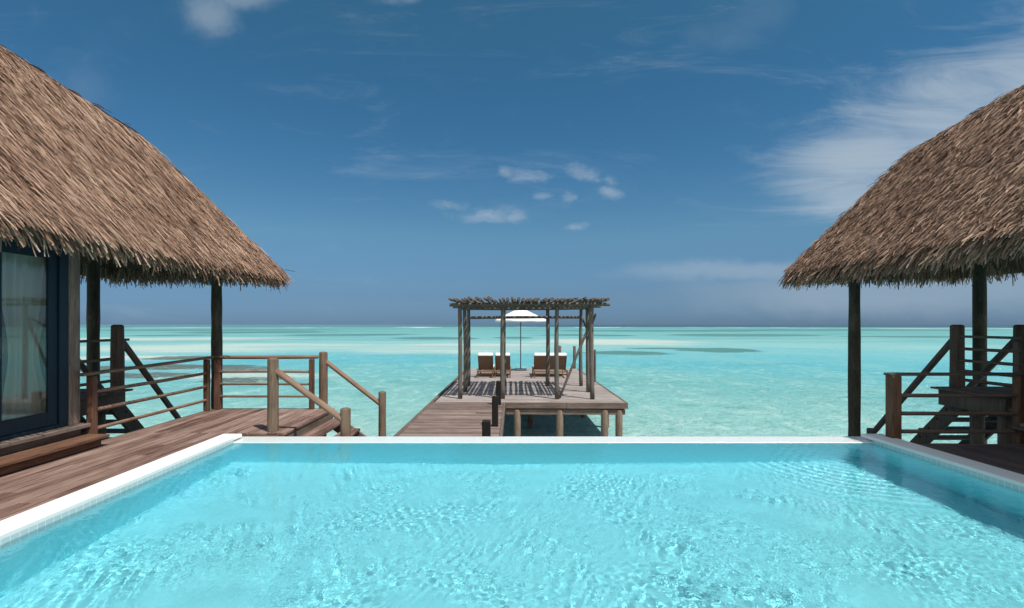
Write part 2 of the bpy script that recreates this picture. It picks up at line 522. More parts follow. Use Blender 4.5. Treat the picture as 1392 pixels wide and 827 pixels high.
def water_mat():
    m, t, b, out = material('pool_water_clear')
    rf = t.node('ShaderNodeBsdfRefraction'); rf.inputs['IOR'].default_value = 1.33; rf.inputs['Roughness'].default_value = 0.0
    rf.inputs['Color'].default_value = (0.97, 1.0, 1.0, 1)
    gl = t.node('ShaderNodeBsdfGlossy'); gl.inputs['Roughness'].default_value = 0.03
    fr = t.node('ShaderNodeFresnel'); fr.inputs['IOR'].default_value = 1.33
    # wind crinkles far smaller than the modelled ripples
    co = t.node('ShaderNodeTexCoord').outputs['Object']
    gust = t.mapr(t.noise(co, 0.7, 3, 0.5), 0.35, 0.65, 0.25, 1.0)
    n1 = t.noise(t.mapping(co, (9, 6, 1), rot=(0, 0, 0.4)), 1.0, 3, 0.6, 0.6)
    n2 = t.noise(t.mapping(co, (26, 17, 1), rot=(0, 0, -0.3)), 1.0, 2, 0.6, 0.4)
    h = t.math('MULTIPLY', t.math('ADD', n1, t.math('MULTIPLY', n2, 0.35)), gust)
    nb = t.bump(h, 1.0, 0.0075)
    for q in (rf, gl, fr): t.put(q.inputs['Normal'], nb)
    mx = t.node('ShaderNodeMixShader')
    t.l.new(fr.outputs[0], mx.inputs[0]); t.l.new(rf.outputs[0], mx.inputs[1]); t.l.new(gl.outputs[0], mx.inputs[2])
    t.l.new(mx.outputs[0], out.inputs[0])
    return m


M_water = water_mat()

SEA_Z = -1.75
SEA_H = HC - SEA_Z


def sea_mat():
    m, t, b, out = material('lagoon_water')
    co = t.node('ShaderNodeTexCoord').outputs['Object']
    sp = t.node('ShaderNodeSeparateXYZ'); t.put(sp.inputs[0], co)
    y = sp.outputs[1]
    dist = t.vmath('LENGTH', co)
    # depth bands of the lagoon, by distance from shore
    ld = t.math('DIVIDE', t.math('LOGARITHM', t.math('MAXIMUM', dist, 8.0), 10.0), 4.0)
    def L(d): return math.log10(d) / 4.0
    w = t.noise(t.mapping(co, (0.010, 0.03, 1)), 1.0, 4, 0.6)
    ldw = t.math('ADD', ld, t.math('MULTIPLY', t.math('SUBTRACT', w, 0.5), 0.05))
    c = t.ramp(ldw, [(L(8), (0.286, 0.50, 0.471)), (L(16), (0.270, 0.495, 0.471)), (L(20), (0.231, 0.475, 0.460)), (L(30), (0.154, 0.405, 0.415)), (L(50), (0.107, 0.395, 0.460)), (L(72), (0.160, 0.43, 0.471)),
                     (L(95), (0.231, 0.47, 0.471)), (L(120), (0.165, 0.42, 0.428)), (L(230), (0.127, 0.385, 0.385)), (L(420), (0.105, 0.33, 0.332)), (L(900), (0.099, 0.27, 0.278))])
    strk = t.noise(t.mapping(co, (0.010, 0.075, 1)), 1.0, 7, 0.66, 0.6)
    fars = t.mapr(dist, 45, 130)
    c = t.mix(t.math('MULTIPLY', fars, t.math('MULTIPLY', t.mapr(strk, 0.50, 0.66), 0.55)), c, (0.31, 0.51, 0.46))
    c = t.mix(t.math('MULTIPLY', fars, t.math('MULTIPLY', t.mapr(strk, 0.46, 0.34), 0.50)), c, (0.065, 0.20, 0.195))
    # the drop-off beyond the outer reef, nearer on the right
    sx_ = t.math('DIVIDE', sp.outputs[0], t.math('MAXIMUM', dist, 1.0))
    drop = t.math('MULTIPLY', t.mapr(dist, 700, 790), t.mapr(sx_, -0.35, 0.15, 0.35, 1.0))
    c = t.mix(drop, c, (0.015, 0.06, 0.12))
    # mottling of sand and weed on the shallow bottom
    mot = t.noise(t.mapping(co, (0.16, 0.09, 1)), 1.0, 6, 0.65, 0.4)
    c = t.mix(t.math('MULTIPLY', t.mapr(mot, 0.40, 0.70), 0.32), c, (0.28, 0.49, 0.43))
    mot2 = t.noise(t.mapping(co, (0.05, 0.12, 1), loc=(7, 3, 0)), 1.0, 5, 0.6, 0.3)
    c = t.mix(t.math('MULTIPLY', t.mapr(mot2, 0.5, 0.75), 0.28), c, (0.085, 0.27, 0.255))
    wob = t.noise(t.mapping(co, (0.05, 0.05, 1)), 1.0, 6, 0.65, 0.0, 'Color')
    wobv = t.vmath('SUBTRACT', wob, (0.5, 0.5, 0.5))

    wobA = t.noise(t.mapping(co, (0.22, 0.26, 1)), 1.0, 8, 0.74, 0.0, 'Color')
    wobA = t.vmath('SUBTRACT', wobA, (0.5, 0.5, 0.5))

    def patch(px, py, hw, hh, amp=2.2, fine=False, e0=0.74):
        d0 = SEA_H * F / (py - hh - 441.5); d1 = SEA_H * F / (py + hh - 441.5)
        d = (d0 + d1) / 2
        rx = hw * d / F; ry = abs(d0 - d1) / 2
        n = t.node('ShaderNodeMapping', vector_type='TEXTURE')
        t.put(n.inputs[0], co)
        n.inputs['Location'].default_value = ((px - 684) * d / F, d, 0)
        n.inputs['Scale'].default_value = (rx, ry, 1)
        v = t.vmath('SCALE', wobA if fine else wobv); v.node.inputs[3].default_value = amp
        return t.mapr(t.vmath('LENGTH', t.vmath('ADD', n.outputs[0], v)), e0, 1.02, 1.0, 0.0)

    def many(lst):
        r = None
        for a in lst:
            p = patch(*a)
            r = p if r is None else t.math('MAXIMUM', r, p)
        return r
    sand = many([(330, 474, 330, 8, 1.2, False, 0.3), (620, 474, 260, 8, 1.2, False, 0.3), (830, 466, 150, 6, 1.2, False, 0.3), (170, 487, 150, 6, 1.5, False, 0.3), (230, 462, 260, 4, 1.2, False, 0.3), (300, 512, 200, 7, 1.6, False, 0.3)])
    c = t.mix(t.math('MULTIPLY', t.math('MULTIPLY', sand, t.mapr(strk, 0.30, 0.62, 0.35, 1.0)), 0.95), c, (0.52, 0.58, 0.51))
    reef = many([(265, 487, 75, 3.2, 2.4, True), (250, 499, 95, 3.6, 2.7, True), (330, 502, 55, 3.5, 2.7, True), (200, 511, 80, 4.5, 2.7, True), (330, 517, 60, 5, 2.7, True), (110, 503, 60, 6, 2.7, True)])
    c = t.mix(t.math('MULTIPLY', t.math('MULTIPLY', reef, t.mapr(mot, 0.25, 0.5, 0.6, 1.0)), 1.0), c, (0.105, 0.140, 0.125))
    reef2 = many([(848, 480, 72, 3.0, 1.9, True), (975, 476.5, 68, 3.6, 1.9, True), (900, 474, 60, 1.2, 1.9, True)])
    c = t.mix(t.math('MULTIPLY', reef2, 0.92), c, (0.075, 0.20, 0.18))
    far = many([(350, 452, 130, 1.5, 1.5), (240, 456, 70, 1.2, 1.5), (480, 455.5, 100, 1.6, 1.5), (590, 460, 70, 2.0, 1.5), (700, 459.5, 30, 1.6, 1.5), (800, 456, 70, 1.5, 1.5), (1010, 456, 130, 2.0, 1.5), (1250, 458, 130, 1.5, 1.5),
                (900, 450, 190, 1.2, 1.5), (1150, 449, 200, 1.2, 1.5), (300, 449, 200, 1.2, 1.5)])
    c = t.mix(t.math('MULTIPLY', far, 0.80), c, (0.07, 0.19, 0.18))
    # surf breaking on the outer reef
    surf_n = t.noise(t.mapping(co, (0.012, 0.004, 1)), 1.0, 4, 0.7)
    surf = t.math('MULTIPLY', t.math('MULTIPLY', t.mapr(dist, 520, 560), t.mapr(dist, 700, 740, 1, 0)), t.mapr(surf_n, 0.53, 0.60))
    c = t.mix(surf, c, (0.75, 0.78, 0.78))
    # bottom mottling close by, with the fine dapple of light painted into its colour
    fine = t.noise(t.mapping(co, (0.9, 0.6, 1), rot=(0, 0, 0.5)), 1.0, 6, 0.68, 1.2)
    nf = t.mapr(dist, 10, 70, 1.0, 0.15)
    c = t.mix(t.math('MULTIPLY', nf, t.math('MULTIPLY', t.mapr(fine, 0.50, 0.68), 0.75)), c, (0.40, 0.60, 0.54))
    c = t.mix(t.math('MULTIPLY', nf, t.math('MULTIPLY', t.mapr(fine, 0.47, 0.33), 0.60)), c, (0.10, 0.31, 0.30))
    # ripples
    near = t.mapr(dist, 12, 160, 1.0, 0.12)
    r1 = t.noise(t.mapping(co, (0.75, 1.15, 1), rot=(0, 0, 0.35)), 1.0, 4, 0.55, 0.7)
    r2 = t.noise(t.mapping(co, (2.6, 4.0, 1), rot=(0, 0, -0.2)), 1.0, 4, 0.6, 0.9)
    r3 = t.noise(t.mapping(co, (0.12, 0.3, 1)), 1.0, 3, 0.5)
    r4 = t.noise(t.mapping(co, (7.5, 10, 1), rot=(0, 0, 0.5)), 1.0, 3, 0.6, 0.8)
    h = t.math('ADD', t.math('ADD', t.math('MULTIPLY', r1, 0.8), t.math('MULTIPLY', r2, 0.55)), t.math('ADD', t.math('MULTIPLY', r3, 1.2), t.math('MULTIPLY', r4, 0.22)))
    bn = t.node('ShaderNodeBump')
    t.put(bn.inputs['Strength'], near)
    bn.inputs['Distance'].default_value = 0.60
    t.put(bn.inputs['Height'], h)
    soft = t.node('ShaderNodeBump')
    t.put(soft.inputs['Strength'], near)
    soft.inputs['Distance'].default_value = 0.26
    t.put(soft.inputs['Height'], h)
    df = t.node('ShaderNodeBsdfDiffuse')
    t.put(df.inputs['Color'], c); t.put(df.inputs['Normal'], soft.outputs[0])
    gl = t.node('ShaderNodeBsdfGlossy'); gl.inputs['Roughness'].default_value = 0.10
    t.put(gl.inputs['Normal'], bn.outputs[0])
    fr = t.node('ShaderNodeFresnel'); fr.inputs['IOR'].default_value = 1.33
    t.put(fr.inputs['Normal'], bn.outputs[0])
    mx = t.node('ShaderNodeMixShader')
    t.put(mx.inputs[0], t.math('MINIMUM', t.math('MULTIPLY', fr.outputs[0], 0.8), 0.26))
    t.l.new(df.outputs[0], mx.inputs[1]); t.l.new(gl.outputs[0], mx.inputs[2])
    t.l.new(mx.outputs[0], out.inputs[0])
    return m


# ------------------------------------------------------------------ sea
def polar_sheet(name, radii, n, z, mat):
    v = [(0, 0, z)]
    for r in radii:
        for k in range(n):
            a = 2 * math.pi * k / n
            v.append((r * math.cos(a), r * math.sin(a), z))
    bm = bmesh.new()
    vs = [bm.verts.new(q) for q in v]
    for k in range(n):
        bm.faces.new((vs[0], vs[1 + k], vs[1 + (k + 1) % n]))
    for i in range(len(radii) - 1):
        for k in range(n):
            a, b2 = 1 + i * n, 1 + (i + 1) * n
            bm.faces.new((vs[a + k], vs[b2 + k], vs[b2 + (k + 1) % n], vs[a + (k + 1) % n]))
    return link_mesh(name, bm_mesh(name, bm), mat)


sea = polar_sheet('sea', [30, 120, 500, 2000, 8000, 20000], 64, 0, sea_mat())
sea.location = (0, 0, SEA_Z)
tag(sea, 'turquoise lagoon reaching to the horizon', None, None, 'structure')

# ------------------------------------------------------------------ swimming pool
PX0, PX1 = -3.78, 5.18            # inner sides
PY0, PY1 = 0.9, 7.11              # near / far inner faces
WZ = -0.06                        # water level
PB = -1.08                        # pool floor
CO = 0.02                         # coping top
pool = thing('swimming_pool', 'infinity pool with white stone edges and pale turquoise mosaic tiles', 'swimming pool', (0, 0, 0))
bm = bmesh.new()


def quad(bm, a, b, c, d):
    bm.faces.new([bm.verts.new(q) for q in (a, b, c, d)])


TB = -0.17    # bottom of the tile band
quad(bm, (PX0, PY0, PB), (PX1, PY0, PB), (PX1, PY1, PB), (PX0, PY1, PB))
quad(bm, (PX0, PY1, PB), (PX1, PY1, PB), (PX1, PY1, -0.055), (PX0, PY1, -0.055))
quad(bm, (PX0, PY0, PB), (PX0, PY1, PB), (PX0, PY1, TB), (PX0, PY0, TB))
quad(bm, (PX1, PY1, PB), (PX1, PY0, PB), (PX1, PY0, TB), (PX1, PY1, TB))
quad(bm, (PX1, PY0, PB), (PX0, PY0, PB), (PX0, PY0, TB), (PX1, PY0, TB))
basin = link_mesh('basin', bm_mesh('basin', bm), M_pool, pool)
basin.cycles.is_caustics_receiver = True
bm = bmesh.new()
quad(bm, (PX0, PY0, TB), (PX0, PY1, TB), (PX0, PY1, -0.02), (PX0, PY0, -0.02))
quad(bm, (PX1, PY1, TB), (PX1, PY0, TB), (PX1, PY0, -0.02), (PX1, PY1, -0.02))
quad(bm, (PX1, PY0, TB), (PX0, PY0, TB), (PX0, PY0, -0.02), (PX1, PY0, -0.02))
band = link_mesh('tile_band', bm_mesh('tile_band', bm), M_band, pool)
band.cycles.is_caustics_receiver = True
# copings and the infinity wall
FE = PY1 + 0.38
box('coping', PX0 - 0.275, PX0 - 0.003, PY0 - 0.3, 7.36, -0.03, CO, M_white, pool, 0.008)
box('coping', PX1 + 0.003, PX1 + 0.30, PY0 - 0.3, 7.36, -0.03, CO, M_white, pool, 0.008)
box('coping', PX0 - 0.003, PX1 + 0.003, PY0 - 0.3, PY0 - 0.003, -0.03, CO - 0.002, M_white, pool, 0.008)
M_wet = plain('wet_white_tile', (0.70, 0.76, 0.76), 0.12, 0.5, 0.10, 14, 0.25)
box('infinity_wall', PX0 - 0.26, PX1 + 0.28, PY1 + 0.002, FE, -1.9, -0.05, M_wet, pool, 0.006)
bm = bmesh.new()      # outer shell below the copings
add_box(bm, PX0 - 0.26, PX0 - 0.02, PY0 - 0.28, PY1 - 0.01, -1.5, -0.034)
add_box(bm, PX1 + 0.02, PX1 + 0.28, PY0 - 0.28, PY1 - 0.01, -1.5, -0.034)
add_box(bm, PX0 - 0.018, PX1 + 0.018, PY0 - 0.28, PY1 - 0.01, -1.5, -1.12)
add_box(bm, PX0 - 0.018, PX1 + 0.018, PY0 - 0.27, PY0 - 0.02, -1.118, -0.036)
link_mesh('shell', bm_mesh('shell', bm), M_white, pool)
for x in (-3.4, -1.2, 1.0, 3.2, 5.0):
    for y in (2.0, 6.6):
        log('pile', (x, y, -2.6), (x, y, -1.502), 0.14, M_pile, pool)


def ripple_sheet():
    nx, ny = 860, 610
    xs = np.linspace(PX0 + 0.0005, PX1 - 0.0005, nx)
    ys = np.linspace(PY0 + 0.0005, PY1 - 0.0005, ny)
    X, Y = np.meshgrid(xs, ys)
    Z = np.zeros_like(X)
    dxy = float(xs[1] - xs[0])
    fx = np.fft.fftfreq(nx * 2, dxy)[None, :]; fy = np.fft.fftfreq(ny * 2, float(ys[1] - ys[0]))[:, None]
    fr = np.hypot(fx, fy) + 1e-9
    fa = np.arctan2(fy, fx)

    def field(lo, hi, power, th=None, spread=0.4):
        """random surface with wavelengths lo..hi, optionally travelling along th"""
        w = np.where((fr > 1 / hi) & (fr < 1 / lo), fr ** -power, 0.0)
        if th is not None:
            w = w * np.exp(-(np.sin((fa - th)) / spread) ** 2)
        g = np.fft.ifft2(np.fft.fft2(RNG.normal(0, 1, (ny * 2, nx * 2))) * w).real[:ny, :nx]
        gy, gx = np.gradient(g, float(ys[1] - ys[0]), dxy)
        return g / np.sqrt((gx ** 2 + gy ** 2).mean())          # unit rms slope

    def env(scale):
        e = field(scale * 0.7, scale * 2.5, 1.0)
        e = e / e.std()
        return np.clip(0.55 + 0.45 * e, 0, 1.3)
    left = np.clip((0.6 - X) / 2.6, 0, 1)
    knot = np.exp(-(((X - 2.2) / 1.15) ** 2 + ((Y - 3.8) / 1.15) ** 2)) + 0.5 * np.exp(-(((X - 1.6) / 0.6) ** 2 + ((Y - 5.0) / 0.5) ** 2))
    Z = 0.013 * field(0.05, 0.16, 1.6) * env(1.2)
    Z += 0.013 * field(0.30, 1.2, 2.2) * env(2.0)
    Z += 0.0155 * field(0.05, 0.22, 1.7, 0.38, 0.22) * env(0.9) * left
    Z += 0.011 * field(0.05, 0.20, 1.8, -0.35, 0.4) * env(1.0) * (1 - left)
    Z += 0.021 * field(0.06, 0.24, 1.6) * knot * env(0.8)
    Z *= 0.45 + 0.55 * np.clip((PY1 - Y) / 0.8, 0, 1)
    # rings spreading from the right far corner
    R = np.hypot(X - 5.4, Y - 7.0)
    Z += 0.0011 * np.sin(2 * np.pi * R / 0.15 + 2 * field(0.8, 2.0, 1.0)) * np.exp(-((R - 1.2) / 0.6) ** 2)
    v = np.stack([X, Y, Z + WZ], -1).reshape(-1, 3)
    idx = np.arange(nx * ny).reshape(ny, nx)
    f = np.stack([idx[:-1, :-1], idx[:-1, 1:], idx[1:, 1:], idx[1:, :-1]], -1).reshape(-1, 4)
    return np_mesh('pool_water', v, f, True)


water = link_mesh('pool_water', ripple_sheet(), M_water)
water.cycles.is_caustics_caster = True
tag(water, 'clear rippled water filling the infinity pool', None, None, 'structure')

# ------------------------------------------------------------------ decks
deck = thing('wooden_deck', 'sunlit red brown timber deck running along the left side of the pool', 'deck', (-4.8, 4, 0))


rg = random.Random(21)
link_mesh('boards', boards_mesh('boards', -5.5, -4.058, 0.2, 7.515, 0.0, 'y', rg=rg), M_deck_y, deck)
link_mesh('landing_boards', boards_mesh('landing_boards', -5.5, -3.36, 7.52, 9.66, 0.0, 'y', seg=(3, 4), rg=rg), M_deck_y, deck)
box('edge_board', -3.355, -3.22, 7.52, 9.70, -0.04, 0.004, M_deck_y, deck)
box('edge_board', -5.50, -3.36, 9.665, 9.74, -0.06, -0.004, M_darkx, deck)
box('fascia', -4.05, -3.24, 7.525, 7.56, -0.24, -0.036, M_fascia, deck)
box('fascia', -3.30, -3.235, 7.57, 9.66, -0.20, -0.042, M_fascia_y, deck)
box('fascia', -5.56, -5.503, 0.2, 9.7, -0.2, -0.002, M_fascia_y, deck)
for y in (1.0, 3.2, 5.4, 7.7, 9.5):
    for x in (-5.35, -4.2) if y < 7.4 else (-5.3, -4.3, -3.42):
        log('pile', (x, y, -2.6), (x, y, -0.05), 0.11, M_pile, deck)

deck2 = thing('wooden_deck', 'dark shaded timber deck at the right side of the pool', 'deck', (7, 4, 0))
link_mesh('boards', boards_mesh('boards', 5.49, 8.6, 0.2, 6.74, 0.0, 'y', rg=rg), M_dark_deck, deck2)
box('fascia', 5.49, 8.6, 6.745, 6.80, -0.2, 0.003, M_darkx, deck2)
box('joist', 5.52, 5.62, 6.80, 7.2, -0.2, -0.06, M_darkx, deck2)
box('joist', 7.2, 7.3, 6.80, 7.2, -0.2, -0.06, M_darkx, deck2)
for y in (1.0, 3.2, 5.4, 6.6):
    for x in (5.7, 7.0, 8.4):
        log('pile', (x, y, -2.6), (x, y, -0.05), 0.11, M_pile, deck2)


# ------------------------------------------------------------------ thatched villas
CX = 0.70       # the two villas mirror each other across x = CX
EU, RU, OU = 5.55, 7.42, 9.29          # inner eave, ridge, outer eave: distance from the mirror plane
EZ = 2.76                            # thatch surface height at the eave
T = 1.37                             # roof pitch (tangent)


def strip_cloud(P0, D, S, L, W, N, curl, twist):
    """ribbons: P0 start, D direction (unit), S sideways, L length, W width, N lift direction; two quads each, arrays over the ribbons"""
    n = len(P0)
    L = L[:, None]; W = W[:, None]
    lift = (curl[:, None]) * N
    mid = P0 + D * L * 0.55 + lift * L * 0.55
    end = P0 + D * L + lift * L * 0.75 - np.array([0, 0, 1.0]) * (L * 0.10)
    S1 = S * np.cos(twist)[:, None] + N * np.sin(twist)[:, None]
    v = np.empty((n, 6, 3))
    v[:, 0] = P0 - S * W * 0.5; v[:, 1] = P0 + S * W * 0.5
    v[:, 2] = mid - S1 * W * 0.5; v[:, 3] = mid + S1 * W * 0.5
    v[:, 4] = end - S1 * W * 0.42; v[:, 5] = end + S1 * W * 0.42
    base = (np.arange(n) * 6)[:, None]
    f = np.concatenate([base + np.array([[0, 1, 3, 2]]), base + np.array([[2, 3, 5, 4]])])
    return v.reshape(-1, 3), f


def unit(a):
    return a / np.linalg.norm(a, axis=-1, keepdims=True)


def thatch_face(poly, down, skew, course, step, Lr=(0.13, 0.30), Wr=(0.011, 0.026), rng=RNG, chaos=0.2, lift=(0.04, 0.36)):
    """ribbons over a planar roof polygon; down = unit downhill vector in the plane"""
    poly = np.array(poly, float)
    n = unit(np.cross(poly[1] - poly[0], poly[2] - poly[0]))
    if n[2] < 0: n = -n
    down = np.array(down, float)
    side = np.cross(n, down)
    o = poly[0]
    q = np.stack([(poly - o) @ side, (poly - o) @ down], -1)
    smin, smax = q[:, 0].min(), q[:, 0].max()
    vmin, vmax_ = q[:, 1].min(), q[:, 1].max()
    ncourse = int((vmax_ - vmin) / course)
    sv = np.arange(smin, smax, step)
    ss, vv = np.meshgrid(sv, vmin + (np.arange(ncourse) + 0.5) * course)
    ss = ss.ravel() + rng.uniform(-step, step, ss.size)
    vv = vv.ravel() + rng.normal(0, course * 0.30, ss.size)
    inside = np.zeros(ss.size, bool)
    j = len(q) - 1
    for i in range(len(q)):
        xi, yi = q[i]; xj, yj = q[j]
        with np.errstate(divide='ignore', invalid='ignore'):
            c = ((yi > vv) != (yj > vv)) & (ss < (xj - xi) * (vv - yi) / (yj - yi + 1e-12) + xi)
        inside ^= c
        j = i
    ss, vv = ss[inside], vv[inside]
    m = len(ss)
    P0 = o + ss[:, None] * side + vv[:, None] * down + n * rng.uniform(0.0, 0.025, m)[:, None]
    a = skew + rng.normal(0, chaos, m)
    D = np.cos(a)[:, None] * down + np.sin(a)[:, None] * side
    S = np.cos(a)[:, None] * side - np.sin(a)[:, None] * down
    L = rng.uniform(*Lr, m); W = rng.uniform(*Wr, m)
    return strip_cloud(P0, D, S, L, W, np.repeat(n[None], m, 0), rng.uniform(*lift, m), rng.normal(0, 0.6, m))


def fringe(a, b, outward, per_m=260, Lr=(0.16, 0.36), depth=0.16, rng=RNG, along_skew=0.3):
    """hanging ends along an eave from a to b, several layers thick"""
    a, b = np.array(a, float), np.array(b, float)
    ln = np.linalg.norm(b - a)
    m = int(ln * per_m)
    t = rng.uniform(0, 1, m)
    al = (b - a) / ln
    out = np.array(outward, float)
    lay = rng.uniform(0, 1, m)
    P0 = a + t[:, None] * (b - a) - out * (lay * 0.20)[:, None] + np.array([0, 0, 1.0]) * (0.10 * lay - depth * rng.uniform(0, 1, m) * 0.75 + 0.06)[:, None]
    ang = rng.normal(math.radians(62), 0.24, m) + 0.25 * lay
    sk = rng.normal(along_skew, 0.28, m)
    D = unit(np.cos(ang)[:, None] * out + np.sin(ang)[:, None] * np.array([0, 0, -1.0]) + sk[:, None] * al)
    S = unit(np.cross(D, np.cross(al, D)))
    S = unit(al - D * (D @ al)[:, None])
    N = np.cross(S, D)
    N *= np.sign(N[:, 2:3] + 1e-9)
    L = rng.uniform(*Lr, m) * (1 - 0.35 * rng.uniform(0, 1, m) ** 3)
    return strip_cloud(P0, D, S, L, rng.uniform(0.011, 0.024, m), N, rng.uniform(-0.22, 0.12, m), rng.normal(0, 0.7, m))


def villa(s, hip_y, kink_u, kink_y, ridge_y, name, label, posts):
    """s = -1 left, +1 right"""
    v = thing(name, label, 'villa', (CX + s * RU, 4, 0))
    def X(u): return CX + s * u
    def Z(u): return EZ + T * (u - EU)
    NY = -2.2; NRY = 0.3               # near hip, behind the camera
    kz = Z(kink_u)
    E0 = (X(EU), hip_y, EZ); E1 = (X(OU), hip_y, EZ)
    K0 = (X(kink_u), kink_y, kz); K1 = (X(2 * RU - kink_u), kink_y, kz)
    R0 = (X(RU), ridge_y, Z(RU)); R1 = (X(RU), NRY, Z(RU))
    N0 = (X(EU), NY, EZ); N1 = (X(OU), NY, EZ)
    faces = {'in': [E0, K0, R0, R1, N0], 'out': [E1, N1, R1, R0, K1], 'end': [E0, E1, K1, K0], 'cap': [K0, K1, R0], 'near': [N0, R1, N1]}
    # solid under-roof: closed prism 14 cm thick, set just below the ribbons
    bm = bmesh.new()
    for dz in (-0.012, -0.16):
        for k, p in faces.items():
            vs = [bm.verts.new((q[0], q[1], q[2] + dz)) for q in p]
            bm.faces.new(vs)
    bmesh.ops.remove_doubles(bm, verts=bm.verts, dist=0.0005)
    rim = [E0, E1, N1, N0]
    for a, b in zip(rim, rim[1:] + rim[:1]):
        quad(bm, (a[0], a[1], a[2] - 0.012), (b[0], b[1], b[2] - 0.012), (b[0], b[1], b[2] - 0.16), (a[0], a[1], a[2] - 0.16))
    bmesh.ops.remove_doubles(bm, verts=bm.verts, dist=0.0005)
    bmesh.ops.recalc_face_normals(bm, faces=bm.faces)
    base = bm_mesh('roof', bm)
    bv = np.empty(len(base.vertices) * 3); base.vertices.foreach_get('co', bv)
    bv = bv.reshape(-1, 3)
    # ribbons
    dn = np.array((-s * 1.0, 0, -T)); dn /= np.linalg.norm(dn)
    dno = np.array((s * 1.0, 0, -T)); dno /= np.linalg.norm(dno)
    te = (kz - EZ) / (hip_y - kink_y)
    dne = np.array((0, 1, -te)); dne /= np.linalg.norm(dne)
    tcap = (Z(RU) - kz) / (kink_y - ridge_y)
    dnc = np.array((0, 1, -tcap)); dnc /= np.linalg.norm(dnc)
    dnn = np.array((0, -1, -(Z(RU) - EZ) / (NRY - NY))); dnn /= np.linalg.norm(dnn)
    parts = []
    # skew leans the ribbons towards the far hip on the pool side
    nin = np.cross(np.array(K0) - np.array(E0), np.array(R0) - np.array(E0)); nin = nin if nin[2] > 0 else -nin
    sgn = np.sign(np.dot(np.cross(nin, dn), (0, 1, 0)))
    if s < 0: parts.append(thatch_face(faces['in'], dn, sgn * 0.38, 0.062, 0.0050, (0.16, 0.40), (0.005, 0.0115), RNG, 0.20, (0.04, 0.32)))
    else: parts.append(thatch_face(faces['in'], dn, sgn * 0.30, 0.058, 0.0058, (0.10, 0.24), (0.007, 0.016), RNG, 0.34, (0.06, 0.55)))
    parts.append(thatch_face(faces['out'], dno, 0.0, 0.15, 0.03, Wr=(0.03, 0.06)))
    parts.append(thatch_face(faces['end'], dne, 0.0, 0.10, 0.018))
    parts.append(thatch_face(faces['cap'], dnc, 0.0, 0.10, 0.02))
    parts.append(thatch_face(faces['near'], dnn, 0.0, 0.15, 0.03, Wr=(0.03, 0.06)))
    parts.append(fringe(N0, E0, (-s, 0, 0), 680, (0.18, 0.44)))
    parts.append(fringe(E0, E1, (0, 1, 0), 520, along_skew=0))
    parts.append(fringe(N1, E1, (s, 0, 0), 150))
    parts.append(fringe(N0, N1, (0, -1, 0), 120, along_skew=0))
    # ridge and hip tufts that break the outline
    for a, b, per in ((E0, K0, 170), (K0, R0, 200), (R0, R1, 160), (E1, K1, 140)):
        a, b = np.array(a), np.array(b)
        m = int(np.linalg.norm(b - a) * per)
        t = RNG.uniform(0, 1, m)
        al = unit((a - b)[None])[0]
        P0 = a + t[:, None] * (b - a) + RNG.normal(0, 0.012, (m, 3))
        D = unit(al[None] * 1.0 + RNG.normal(0, 0.16, (m, 3)) + np.where(RNG.uniform(0, 1, m) < 0.8, 1, 0)[:, None] * dn * 0.9)
        S = unit(np.cross(D, np.array([0, 0, 1.0]) + RNG.normal(0, 0.3, (m, 3))))
        parts.append(strip_cloud(P0, D, S, RNG.uniform(0.10, 0.22, m), RNG.uniform(0.010, 0.02, m), np.cross(S, D), RNG.uniform(-0.05, 0.1, m), RNG.normal(0, 0.5, m)))
    V = []; Fq = []; off = 0
    for pv, pf in parts:
        V.append(pv); Fq.append(pf + off); off += len(pv)
    me = np_mesh('thatch', np.concatenate(V), np.concatenate(Fq))
    roof = link_mesh('roof', base, M_under, v)
    th = link_mesh('thatch', me, M_thatch, roof)
    # house body on the deck side, with the sliding glass door
    WU = 6.30                                       # wall plane
    WE = 6.70                                       # far end of the wall
    FZ = 0.30                                       # floor height

    def bx(nm, u0, u1, y0, y1, z0, z1, m, par=v, bev=0.006):
        return box(nm, min(X(u0), X(u1)), max(X(u0), X(u1)), y0, y1, z0, z1, m, par, bev)
    bx('corner_board', WU - 0.02, WU + 0.16, WE - 0.17, WE, FZ + 0.002, 3.70, M_board)
    bx('wall', WU + 0.03, WU + 0.13, -1.5, 1.4, FZ + 0.002, 3.5, M_board, bev=0.0)
    bx('wall', WU + 0.03, WU + 0.13, 1.402, WE - 0.172, 2.62, 3.5, M_board, bev=0.0)
    bx('wall', WU + 0.165, 8.35, WE - 0.12, WE - 0.02, FZ + 0.002, 3.5, M_board, bev=0.0)
    bx('wall', 8.22, 8.32, -1.5, WE - 0.125, FZ + 0.002, 0.85, M_wallin, bev=0.0)
    bx('wall', 8.22, 8.32, -1.5, WE - 0.125, 2.45, 3.5, M_wallin, bev=0.0)
    for y in (-1.5, 1.1, 3.7, WE - 0.225):
        bx('window_post', 8.23, 8.31, y, y + 0.1, 0.852, 2.448, M_navy, bev=0.004)
    for y in (-1.4, 1.2, 3.8):
        bx('window', 8.265, 8.273, y + 0.001, min(y + 2.499, WE - 0.226), 0.853, 2.447, M_glass, bev=0.0)
    bx('wall', WU + 0.135, 8.215, -1.5, -1.4, FZ + 0.002, 3.5, M_wallin, bev=0.0)
    bx('floor', WU - 0.06, 8.35, -1.5, WE + 0.02, FZ - 0.04, FZ, M_board_y)
    bx('sill', WU - 0.13, WU - 0.063, -1.5, WE + 0.05, FZ - 0.055, FZ - 0.008, M_board_y)
    bx('skirt_board', WU - 0.03, WU + 0.02, -1.5, WE, 0.006, FZ - 0.058, M_board_y)
    # door: fixed frame and four glazed leaves
    bm = bmesh.new()
    def fb(u0, u1, y0, y1, z0, z1):
        add_box(bm, min(X(u0), X(u1)), max(X(u0), X(u1)), y0, y1, z0, z1, 0.004)
